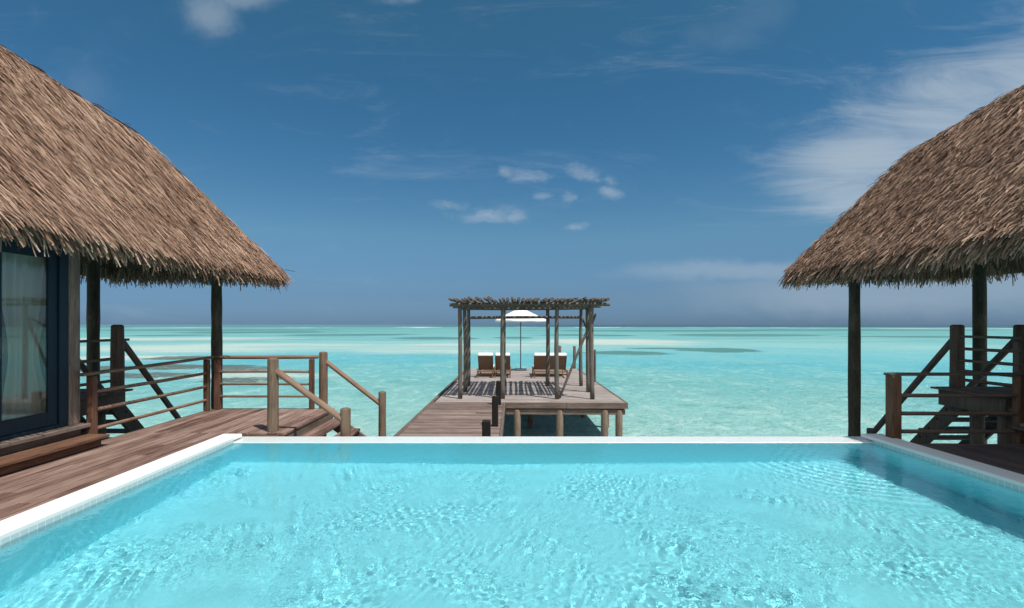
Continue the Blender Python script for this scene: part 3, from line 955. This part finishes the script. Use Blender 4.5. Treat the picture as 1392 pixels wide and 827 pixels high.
    fb(WU - 0.01, WU + 0.12, WE - 0.30, WE - 0.174, FZ + 0.003, 2.615)
    fb(WU - 0.01, WU + 0.12, 1.404, 1.52, FZ + 0.003, 2.615)
    fb(WU - 0.008, WU + 0.118, 1.522, WE - 0.302, FZ + 0.003, FZ + 0.045)
    fb(WU - 0.008, WU + 0.118, 1.522, WE - 0.302, 2.56, 2.613)
    link_mesh('door_frame', bm_mesh('door_frame', bm), M_navy, v)
    n = 6
    y0, y1 = 1.525, WE - 0.305
    for i in range(n):
        a = y0 + (y1 - y0) * i / n; b = y0 + (y1 - y0) * (i + 1) / n
        du = 0.0 if i % 2 else 0.045
        bm = bmesh.new()
        st = 0.125
        fb(WU + 0.015 + du, WU + 0.055 + du, a - 0.02, a + st - 0.02, FZ + 0.048, 2.556)
        fb(WU + 0.015 + du, WU + 0.055 + du, b - st, b - 0.001, FZ + 0.048, 2.556)
        fb(WU + 0.017 + du, WU + 0.053 + du, a + st - 0.018, b - st - 0.002, FZ + 0.048, FZ + 0.215)
        fb(WU + 0.017 + du, WU + 0.053 + du, a + st - 0.018, b - st - 0.002, 2.42, 2.556)
        leaf = link_mesh('door', bm_mesh('door', bm), M_navy, v)
        bx('glass', WU + 0.030 + du, WU + 0.038 + du, a + st - 0.03, b - st + 0.01, FZ + 0.20, 2.43, M_glass, leaf, 0.0)
        bx('handle', WU + 0.012 + du - 0.035, WU + 0.012 + du, a + 0.025, a + 0.055, 1.22, 1.46, M_metal, leaf, 0.005)
    for u, y in posts:
        log('post', (X(u), y, -2.8), (X(u), y, min(Z(u), Z(2 * RU - u)) - 0.12), 0.112, M_post, v, 0.094, 18, 0.05, 0.1, 0.012)
    for u in (6.6, 8.1):
        for y in (0.5, 3.4, 6.3):
            log('pile', (X(u), y, -2.8), (X(u), y, FZ - 0.045), 0.13, M_pile, v)
    return v, X


villa_l, XL = villa(-1, 11.1, 7.13, 9.02, 6.7, 'thatched_villa',
                    'thatched villa at left with navy framed glass doors and a grey corner board', [(6.27, 9.85), (8.44, 9.60)])
villa_r, XR = villa(1, 11.15, 7.12, 9.74, 8.0, 'thatched_villa',
                    'thatched villa on the right whose eave and two posts stand over the shaded deck', [(6.12, 9.85), (8.32, 9.62)])


M_sheer, t_, b_, o_ = material('sheer_cloth')
d_ = t_.node('ShaderNodeBsdfDiffuse'); d_.inputs[0].default_value = (0.80, 0.75, 0.66, 1)
l_ = t_.node('ShaderNodeBsdfTranslucent'); l_.inputs[0].default_value = (0.80, 0.75, 0.66, 1)
x_ = t_.node('ShaderNodeMixShader'); x_.inputs[0].default_value = 0.5
t_.l.new(d_.outputs[0], x_.inputs[1]); t_.l.new(l_.outputs[0], x_.inputs[2]); t_.l.new(x_.outputs[0], o_.inputs[0])


def curtain(y0, y1, x, label):
    """gathered cloth hanging behind the glass"""
    ny, nz = 60, 14
    v = []
    for j in range(nz):
        t = j / (nz - 1)
        z = 0.34 + t * 2.2
        pinch = 1 - 0.42 * math.exp(-((t - 0.42) / 0.22) ** 2)
        for i in range(ny):
            q = i / (ny - 1)
            y = y0 + (y1 - y0) * (0.35 + (q - 0.35) * pinch)
            v.append((x + 0.035 * math.sin(q * 34 + 0.5 * math.sin(t * 4)) * (0.6 + 0.4 * math.sin(q * 9)), y, z))
    f = [(j * ny + i, j * ny + i + 1, (j + 1) * ny + i + 1, (j + 1) * ny + i) for j in range(nz - 1) for i in range(ny - 1)]
    o = link_mesh('curtain', np_mesh('curtain', v, f, True), M_sheer)
    return tag(o, label, 'curtain')


curtain(5.84, 6.50, XL(6.30) - 0.20, 'pale sheer curtain gathered behind the glass door')

step = thing('wooden_step', 'orange brown timber step below the villa door sill', 'step', (-5.4, 4, 0))
box('tread', -5.60, -5.22, -1.0, 6.74, 0.112, 0.150, M_red_y, step)
box('riser', -5.58, -5.30, -1.0, 6.70, 0.005, 0.110, M_red_y, step)


# ------------------------------------------------------------------ railings of the left deck
def railing(label, posts, rails, mat_post, loc, cap=None, cap_mat=None, mat_rail=None):
    """posts: (x, y, z0, z1, half width); rails: (p0, p1, radius)"""
    t = thing('railing', label, 'railing', loc)
    for x, y, z0, z1, hw in posts:
        box('post', x - hw, x + hw, y - hw, y + hw, z0, z1, mat_post, t, 0.008)
    for p0, p1, r in rails:
        log('rail', p0, p1, r, mat_rail or M_rail, t, None, 10, 0.03, 0.3, 0.006)
    if cap:
        bm = bmesh.new()
        a, b, w, h = cap
        a, b = Vector(a), Vector(b)
        q = (b - a).to_track_quat('Z', 'Y').to_matrix().to_4x4()
        add_box(bm, -h / 2, h / 2, -w / 2, w / 2, 0, (b - a).length, 0.008)
        m = Matrix.Translation(a) @ q
        # keep the broad side up
        up = q.to_3x3() @ Vector((1, 0, 0))
        if abs(up.z) < 0.5: m = m @ Matrix.Rotation(math.radians(90), 4, 'Z')
        link_mesh('cap_rail', bm_mesh('cap_rail', bm), cap_mat or M_rail, t, m)
    return t


railing('side railing with a flat cap board between the villa corner and the tall mossy post', [(-5.49, 6.78, 0.0, 0.915, 0.045), (-5.50, 9.42, 0.0, 0.95, 0.045)],
        [((-5.50, 6.76, z), (-5.50, 9.46, z), 0.026) for z in (0.20, 0.455, 0.70)], M_red, (-5.5, 8, 0),
        ((-5.50, 6.60, 0.945), (-5.49, 9.58, 0.985), 0.10, 0.04))
railing('railing of slim round poles at the far end of the sunlit deck', [(-5.40, 9.60, 0.0, 0.95, 0.05), (-3.62, 9.60, 0.0, 0.95, 0.042)],
        [((-5.44, 9.60, z), (-3.60, 9.60, z), 0.024) for z in (0.243, 0.475, 0.708)] + [((-5.50, 9.60, 0.985), (-3.50, 9.62, 0.99), 0.036)], M_red, (-4.5, 9.6, 0))


def handrail(label, top, low, ztop, zlow, r, z_a, z_b, zbot, rr=0.05, mat=M_log, topbase=None):
    t = thing('stair_handrail', label, 'handrail', (top[0], top[1], 0), 'log handrails of the deck stairs')
    log('post', (top[0], top[1], -0.3 if topbase is None else topbase), (top[0], top[1], ztop), r, mat, t, r * 0.95, 20, 0.03, 0.35)
    log('post', (low[0], low[1], zbot), (low[0], low[1], zlow), r * 0.92, mat, t, r * 0.88, 20, 0.03, 0.35)
    log('rail', (top[0], top[1], z_a), (low[0], low[1], z_b), rr, M_rail if mat is M_log else mat, t, None, 14, 0.02, 0.2)
    return t


handrail('near log handrail beside the pool corner with two thick round posts', (-3.46, 7.63), (-2.37, 7.63), 1.10, 0.35, 0.083, 0.94, 0.14, -2.4)
handrail('far log handrail sloping down from the end of the slim railing', (-3.45, 9.74), (-2.32, 9.74), 1.08, 0.32, 0.083, 0.93, 0.05, -2.4, 0.045)

stairs = thing('deck_stairs', 'timber stairs going down from the sunlit deck to the water beside the pool', 'stairs', (-2.8, 8.6, -0.9))
for i in range(5):
    x = -3.24 + 0.25 * i
    bm = bmesh.new()
    add_box(bm, x, x + 0.145, 7.72, 9.60, -0.225 - 0.18 * i, -0.18 - 0.18 * i, 0.006)
    add_box(bm, x + 0.15, x + 0.29, 7.72, 9.60, -0.225 - 0.18 * i, -0.18 - 0.18 * i, 0.006)
    link_mesh('tread', bm_mesh('tread', bm), M_deck_y, stairs)
for y in (7.68, 9.64):
    bm = bmesh.new()
    ang = math.atan2(0.18, 0.25)
    m = Matrix.Translation((-3.22, y, -0.20)) @ Matrix.Rotation(ang, 4, 'Y')
    add_box(bm, 0.0, 2.1, -0.03, 0.03, -0.16, 0.10, 0.006, m)
    link_mesh('stringer', bm_mesh('stringer', bm), M_fascia, stairs)


# ------------------------------------------------------------------ raised landings with stairs into the sea, one beside each villa
def landing(s, u1, u2, ue, y0, y1, z, label, rl, sl, hl, rails, cap_over, steps=False):
    def X(u): return CX + s * u
    g = thing('raised_landing', label, 'landing', (X((u1 + u2) / 2), (y0 + y1) / 2, -1.75))
    xa, xb = sorted((X(ue), X(u2 + 0.25)))
    rgl = random.Random(31 + int(s))
    link_mesh('boards', boards_mesh('boards', xa, xb, y0, y1, z, 'x', rg=rgl), M_darkx, g)
    def bx(nm, ua, ub, a, b, za, zb, m):
        box(nm, min(X(ua), X(ub)), max(X(ua), X(ub)), a, b, za, zb, m, g)
    bx('fascia', ue + 0.09, ue + 0.15, y0, y1 - 0.06, z - 0.30, z - 0.036, M_dark)
    bx('fascia', ue + 0.16, u2 + 0.2, y1 - 0.14, y1 - 0.08, z - 0.30, z - 0.036, M_darkx)
    bx('fascia', ue + 0.16, u2 + 0.2, y0 + 0.04, y0 + 0.10, z - 0.30, z - 0.036, M_darkx)
    for u, y in ((ue + 0.3, y0 + 0.2), (u2, y0 + 0.2), (u1 + 0.2, y1 - 0.25), (u2, y1 - 0.25)):
        log('pile', (X(u), y, -2.8), (X(u), y, z - 0.04), 0.10, M_dark, g)
    # railing on the pool side
    r = thing('railing', rl, 'railing', (X(u1), y1 - 0.1, z))
    log('post', (X(u1), 8.62, z - 0.25), (X(u1), 8.62, 1.60), 0.10, M_dark, r, 0.092, 18, 0.03, 0.35)
    box('post', X(u1) - 0.04, X(u1) + 0.04, y0 + 0.05, y0 + 0.13, z, 1.34, M_dark, r)
    for i, zz in enumerate(rails):
        if i == 0:
            box('cap_rail', X(u1) - 0.05, X(u1) + 0.05, y0, 8.62 + cap_over, zz - 0.02, zz + 0.02, M_dark, r)
        else:
            log('rail', (X(u1) - s * 0.02, y0 + 0.02, zz), (X(u1) - s * 0.02, 8.72, zz), 0.026, M_dark, r, None, 10, 0.03, 0.3, 0.006)
    # stairs into the sea
    st = thing('sea_stairs', sl, 'stairs', (X((u1 + u2) / 2), 9.6, -1.75))
    slope = 1.06
    run = 2.5
    for u in (u1 + 0.06, u2 - 0.06):
        bm = bmesh.new()
        m = Matrix.Translation((X(u), 8.60, z - 0.06)) @ Matrix.Rotation(-math.atan(slope), 4, 'X')
        add_box(bm, -0.03, 0.03, 0.0, run * 1.457, -0.24, 0.02, 0.006, m)
        sg = link_mesh('stringer', bm_mesh('stringer', bm), M_dark, st)
        for q in range(9):      # bolt heads where the treads are fixed
            yq = 8.60 + (0.20 * (q + 1) + 0.02) / slope - 0.14
            zq = z - 0.20 * (q + 1) - 0.02
            log('bolt', (X(u) - s * 0.028, yq, zq), (X(u) - s * 0.042, yq, zq), 0.016, M_black, sg, None, 8, 0.0, 0.2)
    for i in range(1, 11):
        yy = 8.60 + (0.20 * i - 0.03) / slope
        zz = z - 0.20 * i
        a, b = sorted((X(u1 + 0.10), X(u2 - 0.10)))
        box('tread', a, b, yy - 0.29, yy - 0.035, zz - 0.04, zz, M_darkx, st)
    for k, u in enumerate((u1, u2)):
        h = thing('stair_handrail', hl[k], 'handrail', (X(u), 8.62, z), 'handrails of the stairs into the sea')
        if k == 1:
            log('post', (X(u), 8.62, z - 0.25), (X(u), 8.62, 1.60), 0.10, M_dark, h, 0.092, 18, 0.03, 0.35)
        log('rail', (X(u), 8.64, 1.40), (X(u), 8.64 + 2.3, 1.40 - 2.3 * slope), 0.055, M_dark, h, None, 12, 0.02, 0.3)
        log('low_post', (X(u), 8.64 + 2.0, -2.8), (X(u), 8.64 + 2.0, 1.55 - 2.0 * slope), 0.075, M_dark, h, None, 14, 0.03, 0.3)
    if steps:
        w = thing('wooden_step', 'pair of dark treads climbing from the shaded deck to the raised landing', 'step', (X(7.2), 7.1, 0))
        for i, (a, b, ul) in enumerate(((6.83, 7.12, 6.42), (7.16, 7.46, 6.72))):
            xa2, xb2 = sorted((X(ul), X(7.9)))
            box('tread', xa2, xb2, a, b, 0.14 + 0.19 * i, 0.18 + 0.19 * i, M_darkx, w)
        for u in (6.85, 7.8):
            bm = bmesh.new()
            add_box(bm, X(u) - 0.03, X(u) + 0.03, 6.84, 7.45, -0.06, 0.135, 0.004)
            link_mesh('stringer', bm_mesh('stringer', bm), M_dark, w)


landing(-1, 7.25, 8.3, 7.05, 7.3, 8.72, 0.50, 'dark raised landing beyond the side railing of the left villa', 'dark rail and round post on the landing by the left villa',
        'dark stairs dropping into the sea beyond the side railing on the left',
        ('dark sloping handrail on the pool side of the left sea stairs', 'dark sloping handrail on the outer side of the left sea stairs'),
        (1.34, 1.03, 0.66), 0.22)
landing(1, 7.01, 8.09, 6.63, 7.5, 8.72, 0.54, 'dark raised landing behind the right railing under the thatched eave', 'dark four pole railing with a round post on the landing at right',
        'dark stairs dropping into the sea behind the right railing',
        ('dark sloping handrail on the pool side of the right sea stairs', 'dark sloping handrail and post on the outer side of the right sea stairs'),
        (1.40, 1.20, 1.0, 0.83, 0.68), 0.06, True)

railing('shaded railing at the corner of the right pool edge', [(5.475, 7.12, -0.25, 0.885, 0.068), (7.25, 7.12, -0.15, 0.885, 0.06)],
        [((5.44, 7.12, z), (8.4, 7.12, z), 0.028) for z in (0.103, 0.355, 0.607)], M_red, (6.4, 7.1, -0.1), ((5.38, 7.12, 0.905), (8.4, 7.12, 0.905), 0.13, 0.038), M_dark, M_dark)

# ------------------------------------------------------------------ pier with pergola (turned about one degree from the pool axis)
PZ = -0.55
FRAME[0] = Matrix.Translation((-1.95, 9.8, 0)) @ Matrix.Rotation(math.radians(-1.15), 4, 'Z') @ Matrix.Translation((1.95, -9.8, 0))
pier = thing('wooden_pier', 'timber pier with a walkway and a bleached platform under the pergola', 'pier', (0, 15, SEA_Z))
rgp = random.Random(77)
link_mesh('walkway_boards', boards_mesh('walkway_boards', -2.03, -0.08, 7.6, 14.10, PZ, 'x', w=0.15, seg=(4, 5), rg=rgp), M_deck_x, pier)
link_mesh('platform_boards', boards_mesh('platform_boards', -1.98, 3.28, 14.105, 24.9, PZ - 0.003, 'x', w=0.15, seg=(2.2, 3.6), rg=rgp), M_pier_grey, pier)
box('edge_board', -2.12, -2.035, 7.6, 24.9, PZ - 0.16, PZ + 0.006, M_fascia_y, pier)
box('edge_board', -0.075, -0.02, 7.6, 14.06, PZ - 0.16, PZ + 0.004, M_fascia_y, pier)
box('edge_board', 3.285, 3.35, 14.07, 24.9, PZ - 0.16, PZ + 0.002, M_fascia_y, pier)
box('fascia', -0.015, 1.66, 14.055, 14.10, PZ - 0.165, PZ - 0.002, M_fascia, pier)
box('fascia', 1.665, 3.345, 14.050, 14.10, PZ - 0.165, PZ - 0.004, M_fascia, pier)
box('beam', -0.015, 3.28, 14.10, 14.22, PZ - 0.34, PZ - 0.19, M_fascia, pier)
for y in (16.5, 19.5, 22.5, 24.6):
    box('beam', -1.95, 3.28, y, y + 0.12, PZ - 0.34, PZ - 0.19, M_fascia, pier)
for x in (-1.9, 0.5, 1.6, 3.2):
    box('joist', x, x + 0.08, 14.25 if x > 0 else 7.6, 24.8, PZ - 0.185, PZ - 0.042, M_fascia_y, pier)
for x, y in ((0.30, 14.16), (1.48, 14.16), (2.72, 14.16), (3.12, 14.16), (0.75, 16.6), (2.75, 18.5), (-1.7, 14.3), (-1.7, 11), (-0.4, 11), (-1.7, 16.6), (3.2, 16.6), (-1.7, 19.6),
             (0.7, 19.6), (3.2, 19.6), (-1.7, 22.6), (0.7, 22.6), (3.2, 22.6), (-1.7, 24.7), (0.7, 24.7), (3.2, 24.7), (-1.7, 8.2), (-0.4, 8.2)):
    log('pile', (x, y, -2.9), (x, y, PZ - 0.19 if y > 14.1 and y < 14.2 else PZ - 0.2), 0.105, M_pile, pier, 0.10, 16, 0.06)

GB = 'black posts along the walkway edge'
for x, y, lab in ((-0.23, 8.05, 'black square post at the walkway edge, nearest to the pool'), (-0.19, 10.78, 'black post at the walkway edge, the middle one of the three'),
               (-0.20, 13.65, 'black post at the walkway edge nearest to the pergola')):
    bm = bmesh.new()
    add_box(bm, x - 0.066, x + 0.066, y - 0.066, y + 0.066, -1.0, PZ + 0.64, 0.015)
    o = link_mesh('bollard', bm_mesh('bollard', bm), M_black)
    tag(o, lab, 'bollard', GB)
for (x, y, h), lab in (((2.47, 25.0, 1.12), 'slim mooring pile behind the pergola at the pier end, left one'), ((3.20, 25.05, 1.10), 'slim mooring pile at the far right corner of the pier'),
                       ((3.25, 19.1, 1.22), 'thin mooring pile standing beside the right pier edge')):
    o = log('mooring_pile', (x, y, -2.9), (x, y, PZ + h), 0.045 if y < 20 else 0.075, M_grey)
    tag(o, lab, 'pile', 'mooring piles round the pier end')

# pergola
perg = thing('pergola', 'weathered log pergola with a roof of thin round poles on the pier', 'pergola', (0.8, 16.3, PZ))
PT = PZ + 2.74
YR = (14.76, 16.3, 17.9)
PSH = -0.11
posts = [(-1.24, YR[0]), (0.0, YR[0]), (1.57, YR[0]), (PSH + 2.70, YR[0]), (-1.24, YR[1]), (2.70, YR[1]), (-1.27, YR[2]), (0.0, YR[2]), (1.50, YR[2]), (2.68, YR[2])]
for x, y in posts:
    log('post', (x + PSH, y, PZ), (x + PSH + random.uniform(-0.03, 0.03), y, PT + random.uniform(0.0, 0.05)), 0.068, M_grey, perg, 0.060, 14, 0.07, 0.3, 0.02)
for y in YR:
    log('beam', (PSH - 1.58 + random.uniform(-0.05, 0.05), y - 0.09, PT - 0.02), (PSH + 3.08, y - 0.09, PT - 0.01), 0.055, M_grey, perg, 0.05, 12, 0.06, 0.3, 0.02)
log('crossbar', (PSH - 1.25, YR[2] - 0.10, PT - 0.35), (PSH + 2.72, YR[2] - 0.10, PT - 0.34), 0.050, M_grey, perg, 0.045, 12, 0.06, 0.3, 0.02)
n = 42
for i in range(n):
    x = PSH - 1.50 + 4.48 * i / (n - 1) + random.uniform(-0.035, 0.035)
    r = random.uniform(0.034, 0.052)
    z = PT + 0.055 + r + (random.uniform(0.03, 0.075) if random.random() < 0.3 else random.uniform(0, 0.03))
    log('roof_pole', (x, 14.38 + random.uniform(-0.1, 0.1), z), (x + random.uniform(-0.05, 0.05), 18.2 + random.uniform(-0.12, 0.12), z + random.uniform(0, 0.03)), r, M_polewood, perg, r * 0.85, 10, 0.08, 0.3, random.uniform(0, 0.03))
log('brace', (PSH + 2.64, YR[0] + 0.11, PT - 0.35), (PSH + 1.66, YR[0] + 0.11, PZ + 0.02), 0.04, M_grey, perg, 0.035, 10, 0.06, 0.3, 0.03)
log('brace', (PSH + 2.70, YR[2] + 0.10, PT - 0.25), (PSH + 2.72, YR[1] + 0.1, PT - 0.85), 0.035, M_grey, perg, 0.03, 10, 0.05, 0.3, 0.02)
log('brace', (PSH + 2.70, YR[0] + 0.12, PT - 0.30), (PSH + 2.70, YR[1] - 0.05, PT - 1.0), 0.035, M_grey, perg, 0.03, 10, 0.05, 0.3, 0.02)


# loungers facing the sea
def slats(bm, n, w, a, b, th, m=None):
    st = (b - a) / n
    for i in range(n):
        add_box(bm, -w / 2, w / 2, a + i * st + 0.008, a + (i + 1) * st - 0.008, 0, th, 0.004, m)


def lounger(x, y, w, label, group=None):
    t = thing('sun_lounger', label, 'sun lounger', (x, y, PZ), group)
    old = FRAME[0]
    FRAME[0] = old @ Matrix.Translation((x, y, PZ))
    sh = 0.31
    bm = bmesh.new()
    for sx in (-1, 1): add_box(bm, sx * (w / 2 - 0.03) - 0.025, sx * (w / 2 - 0.03) + 0.025, 0, 2.0, sh - 0.08, sh, 0.006)
    for yy in (0.0, 1.95): add_box(bm, -w / 2 + 0.06, w / 2 - 0.06, yy + 0.005, yy + 0.045, sh - 0.08, sh - 0.002, 0.006)
    add_box(bm, -w / 2 + 0.06, w / 2 - 0.06, 0.06, 0.09, 0.12, 0.17, 0.004)
    link_mesh('frame', bm_mesh('frame', bm), M_teak, t)
    for sx in (-1, 1):
        for yy in (0.06, 1.88):
            box('leg', sx * (w / 2 - 0.035) - 0.025, sx * (w / 2 - 0.035) + 0.025, yy, yy + 0.06, 0.0, sh - 0.082, M_teak, t)
    bm = bmesh.new()
    slats(bm, 12, w - 0.12, 0.72, 1.94, 0.02, Matrix.Translation((0, 0, sh - 0.03)))
    link_mesh('seat_slats', bm_mesh('seat_slats', bm), M_teak, t)
    # raised back, hinged at y = 0.72, leaning towards the camera side
    ang = math.radians(180 - 52)
    hm = Matrix.Translation((0, 0.72, sh - 0.01)) @ Matrix.Rotation(ang, 4, 'X')
    bm = bmesh.new()
    for sx in (-1, 1): add_box(bm, sx * (w / 2 - 0.045) - 0.02, sx * (w / 2 - 0.045) + 0.02, 0, 0.76, -0.03, 0.03, 0.006, hm)
    for q in (0.02, 0.40, 0.70): add_box(bm, -w / 2 + 0.07, w / 2 - 0.07, q, q + 0.05, -0.02, 0.02, 0.004, hm)
    back = link_mesh('backrest', bm_mesh('backrest', bm), M_teak, t)
    bm = bmesh.new()
    add_box(bm, -w / 2 + 0.07, w / 2 - 0.07, 0.01, 0.75, -0.034, -0.022, 0.0, hm)
    add_box(bm, -w / 2 + 0.07, w / 2 - 0.07, 0.01, 0.75, 0.022, 0.03, 0.0, hm)
    link_mesh('webbing', bm_mesh('webbing', bm), M_webbing, back)
    bm = bmesh.new()
    add_box(bm, -w / 2 + 0.03, w / 2 - 0.03, 0.78, 1.98, sh + 0.004, sh + 0.085, 0.03)
    add_box(bm, -w / 2 + 0.03, w / 2 - 0.03, 0.03, 0.77, -0.125, -0.040, 0.03, hm)
    link_mesh('cushion', bm_mesh('cushion', bm), M_cushion, t)
    bm = bmesh.new()
    add_box(bm, -w / 2 + 0.04, w / 2 - 0.04, 0.735, 0.79, -0.15, 0.02, 0.02, hm)
    link_mesh('head_roll', bm_mesh('head_roll', bm), M_cushion, t)
    FRAME[0] = old
    return t


lounger(-0.94, 20.4, 0.67, 'teak sun lounger with white cushion, left one of the close pair', 'sun loungers on the pier')
lounger(-0.24, 20.4, 0.67, 'teak sun lounger with white cushion behind the second pergola post', 'sun loungers on the pier')
lounger(1.70, 20.4, 1.38, 'double width teak sun lounger with one long white cushion', 'sun loungers on the pier')

# parasol
par = thing('parasol', 'open white canvas parasol standing at the sea end of the pier', 'parasol', (0.54, 24.0, PZ))
old = FRAME[0]
FRAME[0] = old @ Matrix.Translation((0.54, 24.0, PZ))
bm = bmesh.new()
add_box(bm, -0.28, 0.28, -0.28, 0.28, 0.0, 0.07, 0.02)
link_mesh('base', bm_mesh('base', bm), M_metal, par)
log('pole', (0, 0, 0.07), (0, 0, 3.02), 0.024, M_metal, par, None, 12, 0.0, 0.3)
nrib = 8; rb = 1.27


def canopy(r0, r1, z0, z1, sag, seg=6):
    v = []; f = []
    per = 6
    m = nrib * per
    for i in range(seg + 1):
        q = i / seg
        for k in range(m):
            a = 2 * math.pi * k / m + math.pi / 8
            fr = (k % per) / per
            cut = math.cos(math.pi / nrib) / math.cos((fr - 0.5) * 2 * math.pi / nrib)      # straight hems between the ribs
            r = (r0 + (r1 - r0) * q) * (cut if q > 0.05 else 1)
            z = z0 + (z1 - z0) * (q ** 0.92) - sag * math.sin(math.pi * fr) * q
            v.append((r * math.cos(a), r * math.sin(a), z))
    for i in range(seg):
        for k in range(m):
            f.append((i * m + k, i * m + (k + 1) % m, (i + 1) * m + (k + 1) % m, (i + 1) * m + k))
    # hanging hem
    b = seg * m
    h = len(v)
    for k in range(m):
        x, y, z = v[b + k]
        v.append((x * 1.005, y * 1.005, z - 0.10))
    for k in range(m):
        f.append((b + k, b + (k + 1) % m, h + (k + 1) % m, h + k))
    return v, f


v, f = canopy(0.02, rb, 2.97, 2.38, 0.02)
c = link_mesh('canopy', np_mesh('canopy', v, f), M_fabric, par)
c.modifiers.new('thickness', 'SOLIDIFY').thickness = 0.003
v, f = canopy(0.015, 0.32, 3.08, 2.92, 0.0, 3)
c = link_mesh('vent_cap', np_mesh('vent_cap', v, f), M_fabric, par)
c.modifiers.new('thickness', 'SOLIDIFY').thickness = 0.003
for k in range(nrib):
    a = 2 * math.pi * k / nrib + math.pi / 8
    log('rib', (0.02 * math.cos(a), 0.02 * math.sin(a), 2.79), (rb * 0.98 * math.cos(a), rb * 0.98 * math.sin(a), 2.33), 0.010, M_metal, par, None, 6, 0.0, 0.2)
    log('strut', (0.03 * math.cos(a), 0.03 * math.sin(a), 2.25), (0.62 * math.cos(a), 0.62 * math.sin(a), 2.58), 0.008, M_metal, par, None, 6, 0.0, 0.2)
FRAME[0] = Matrix.Identity(4)
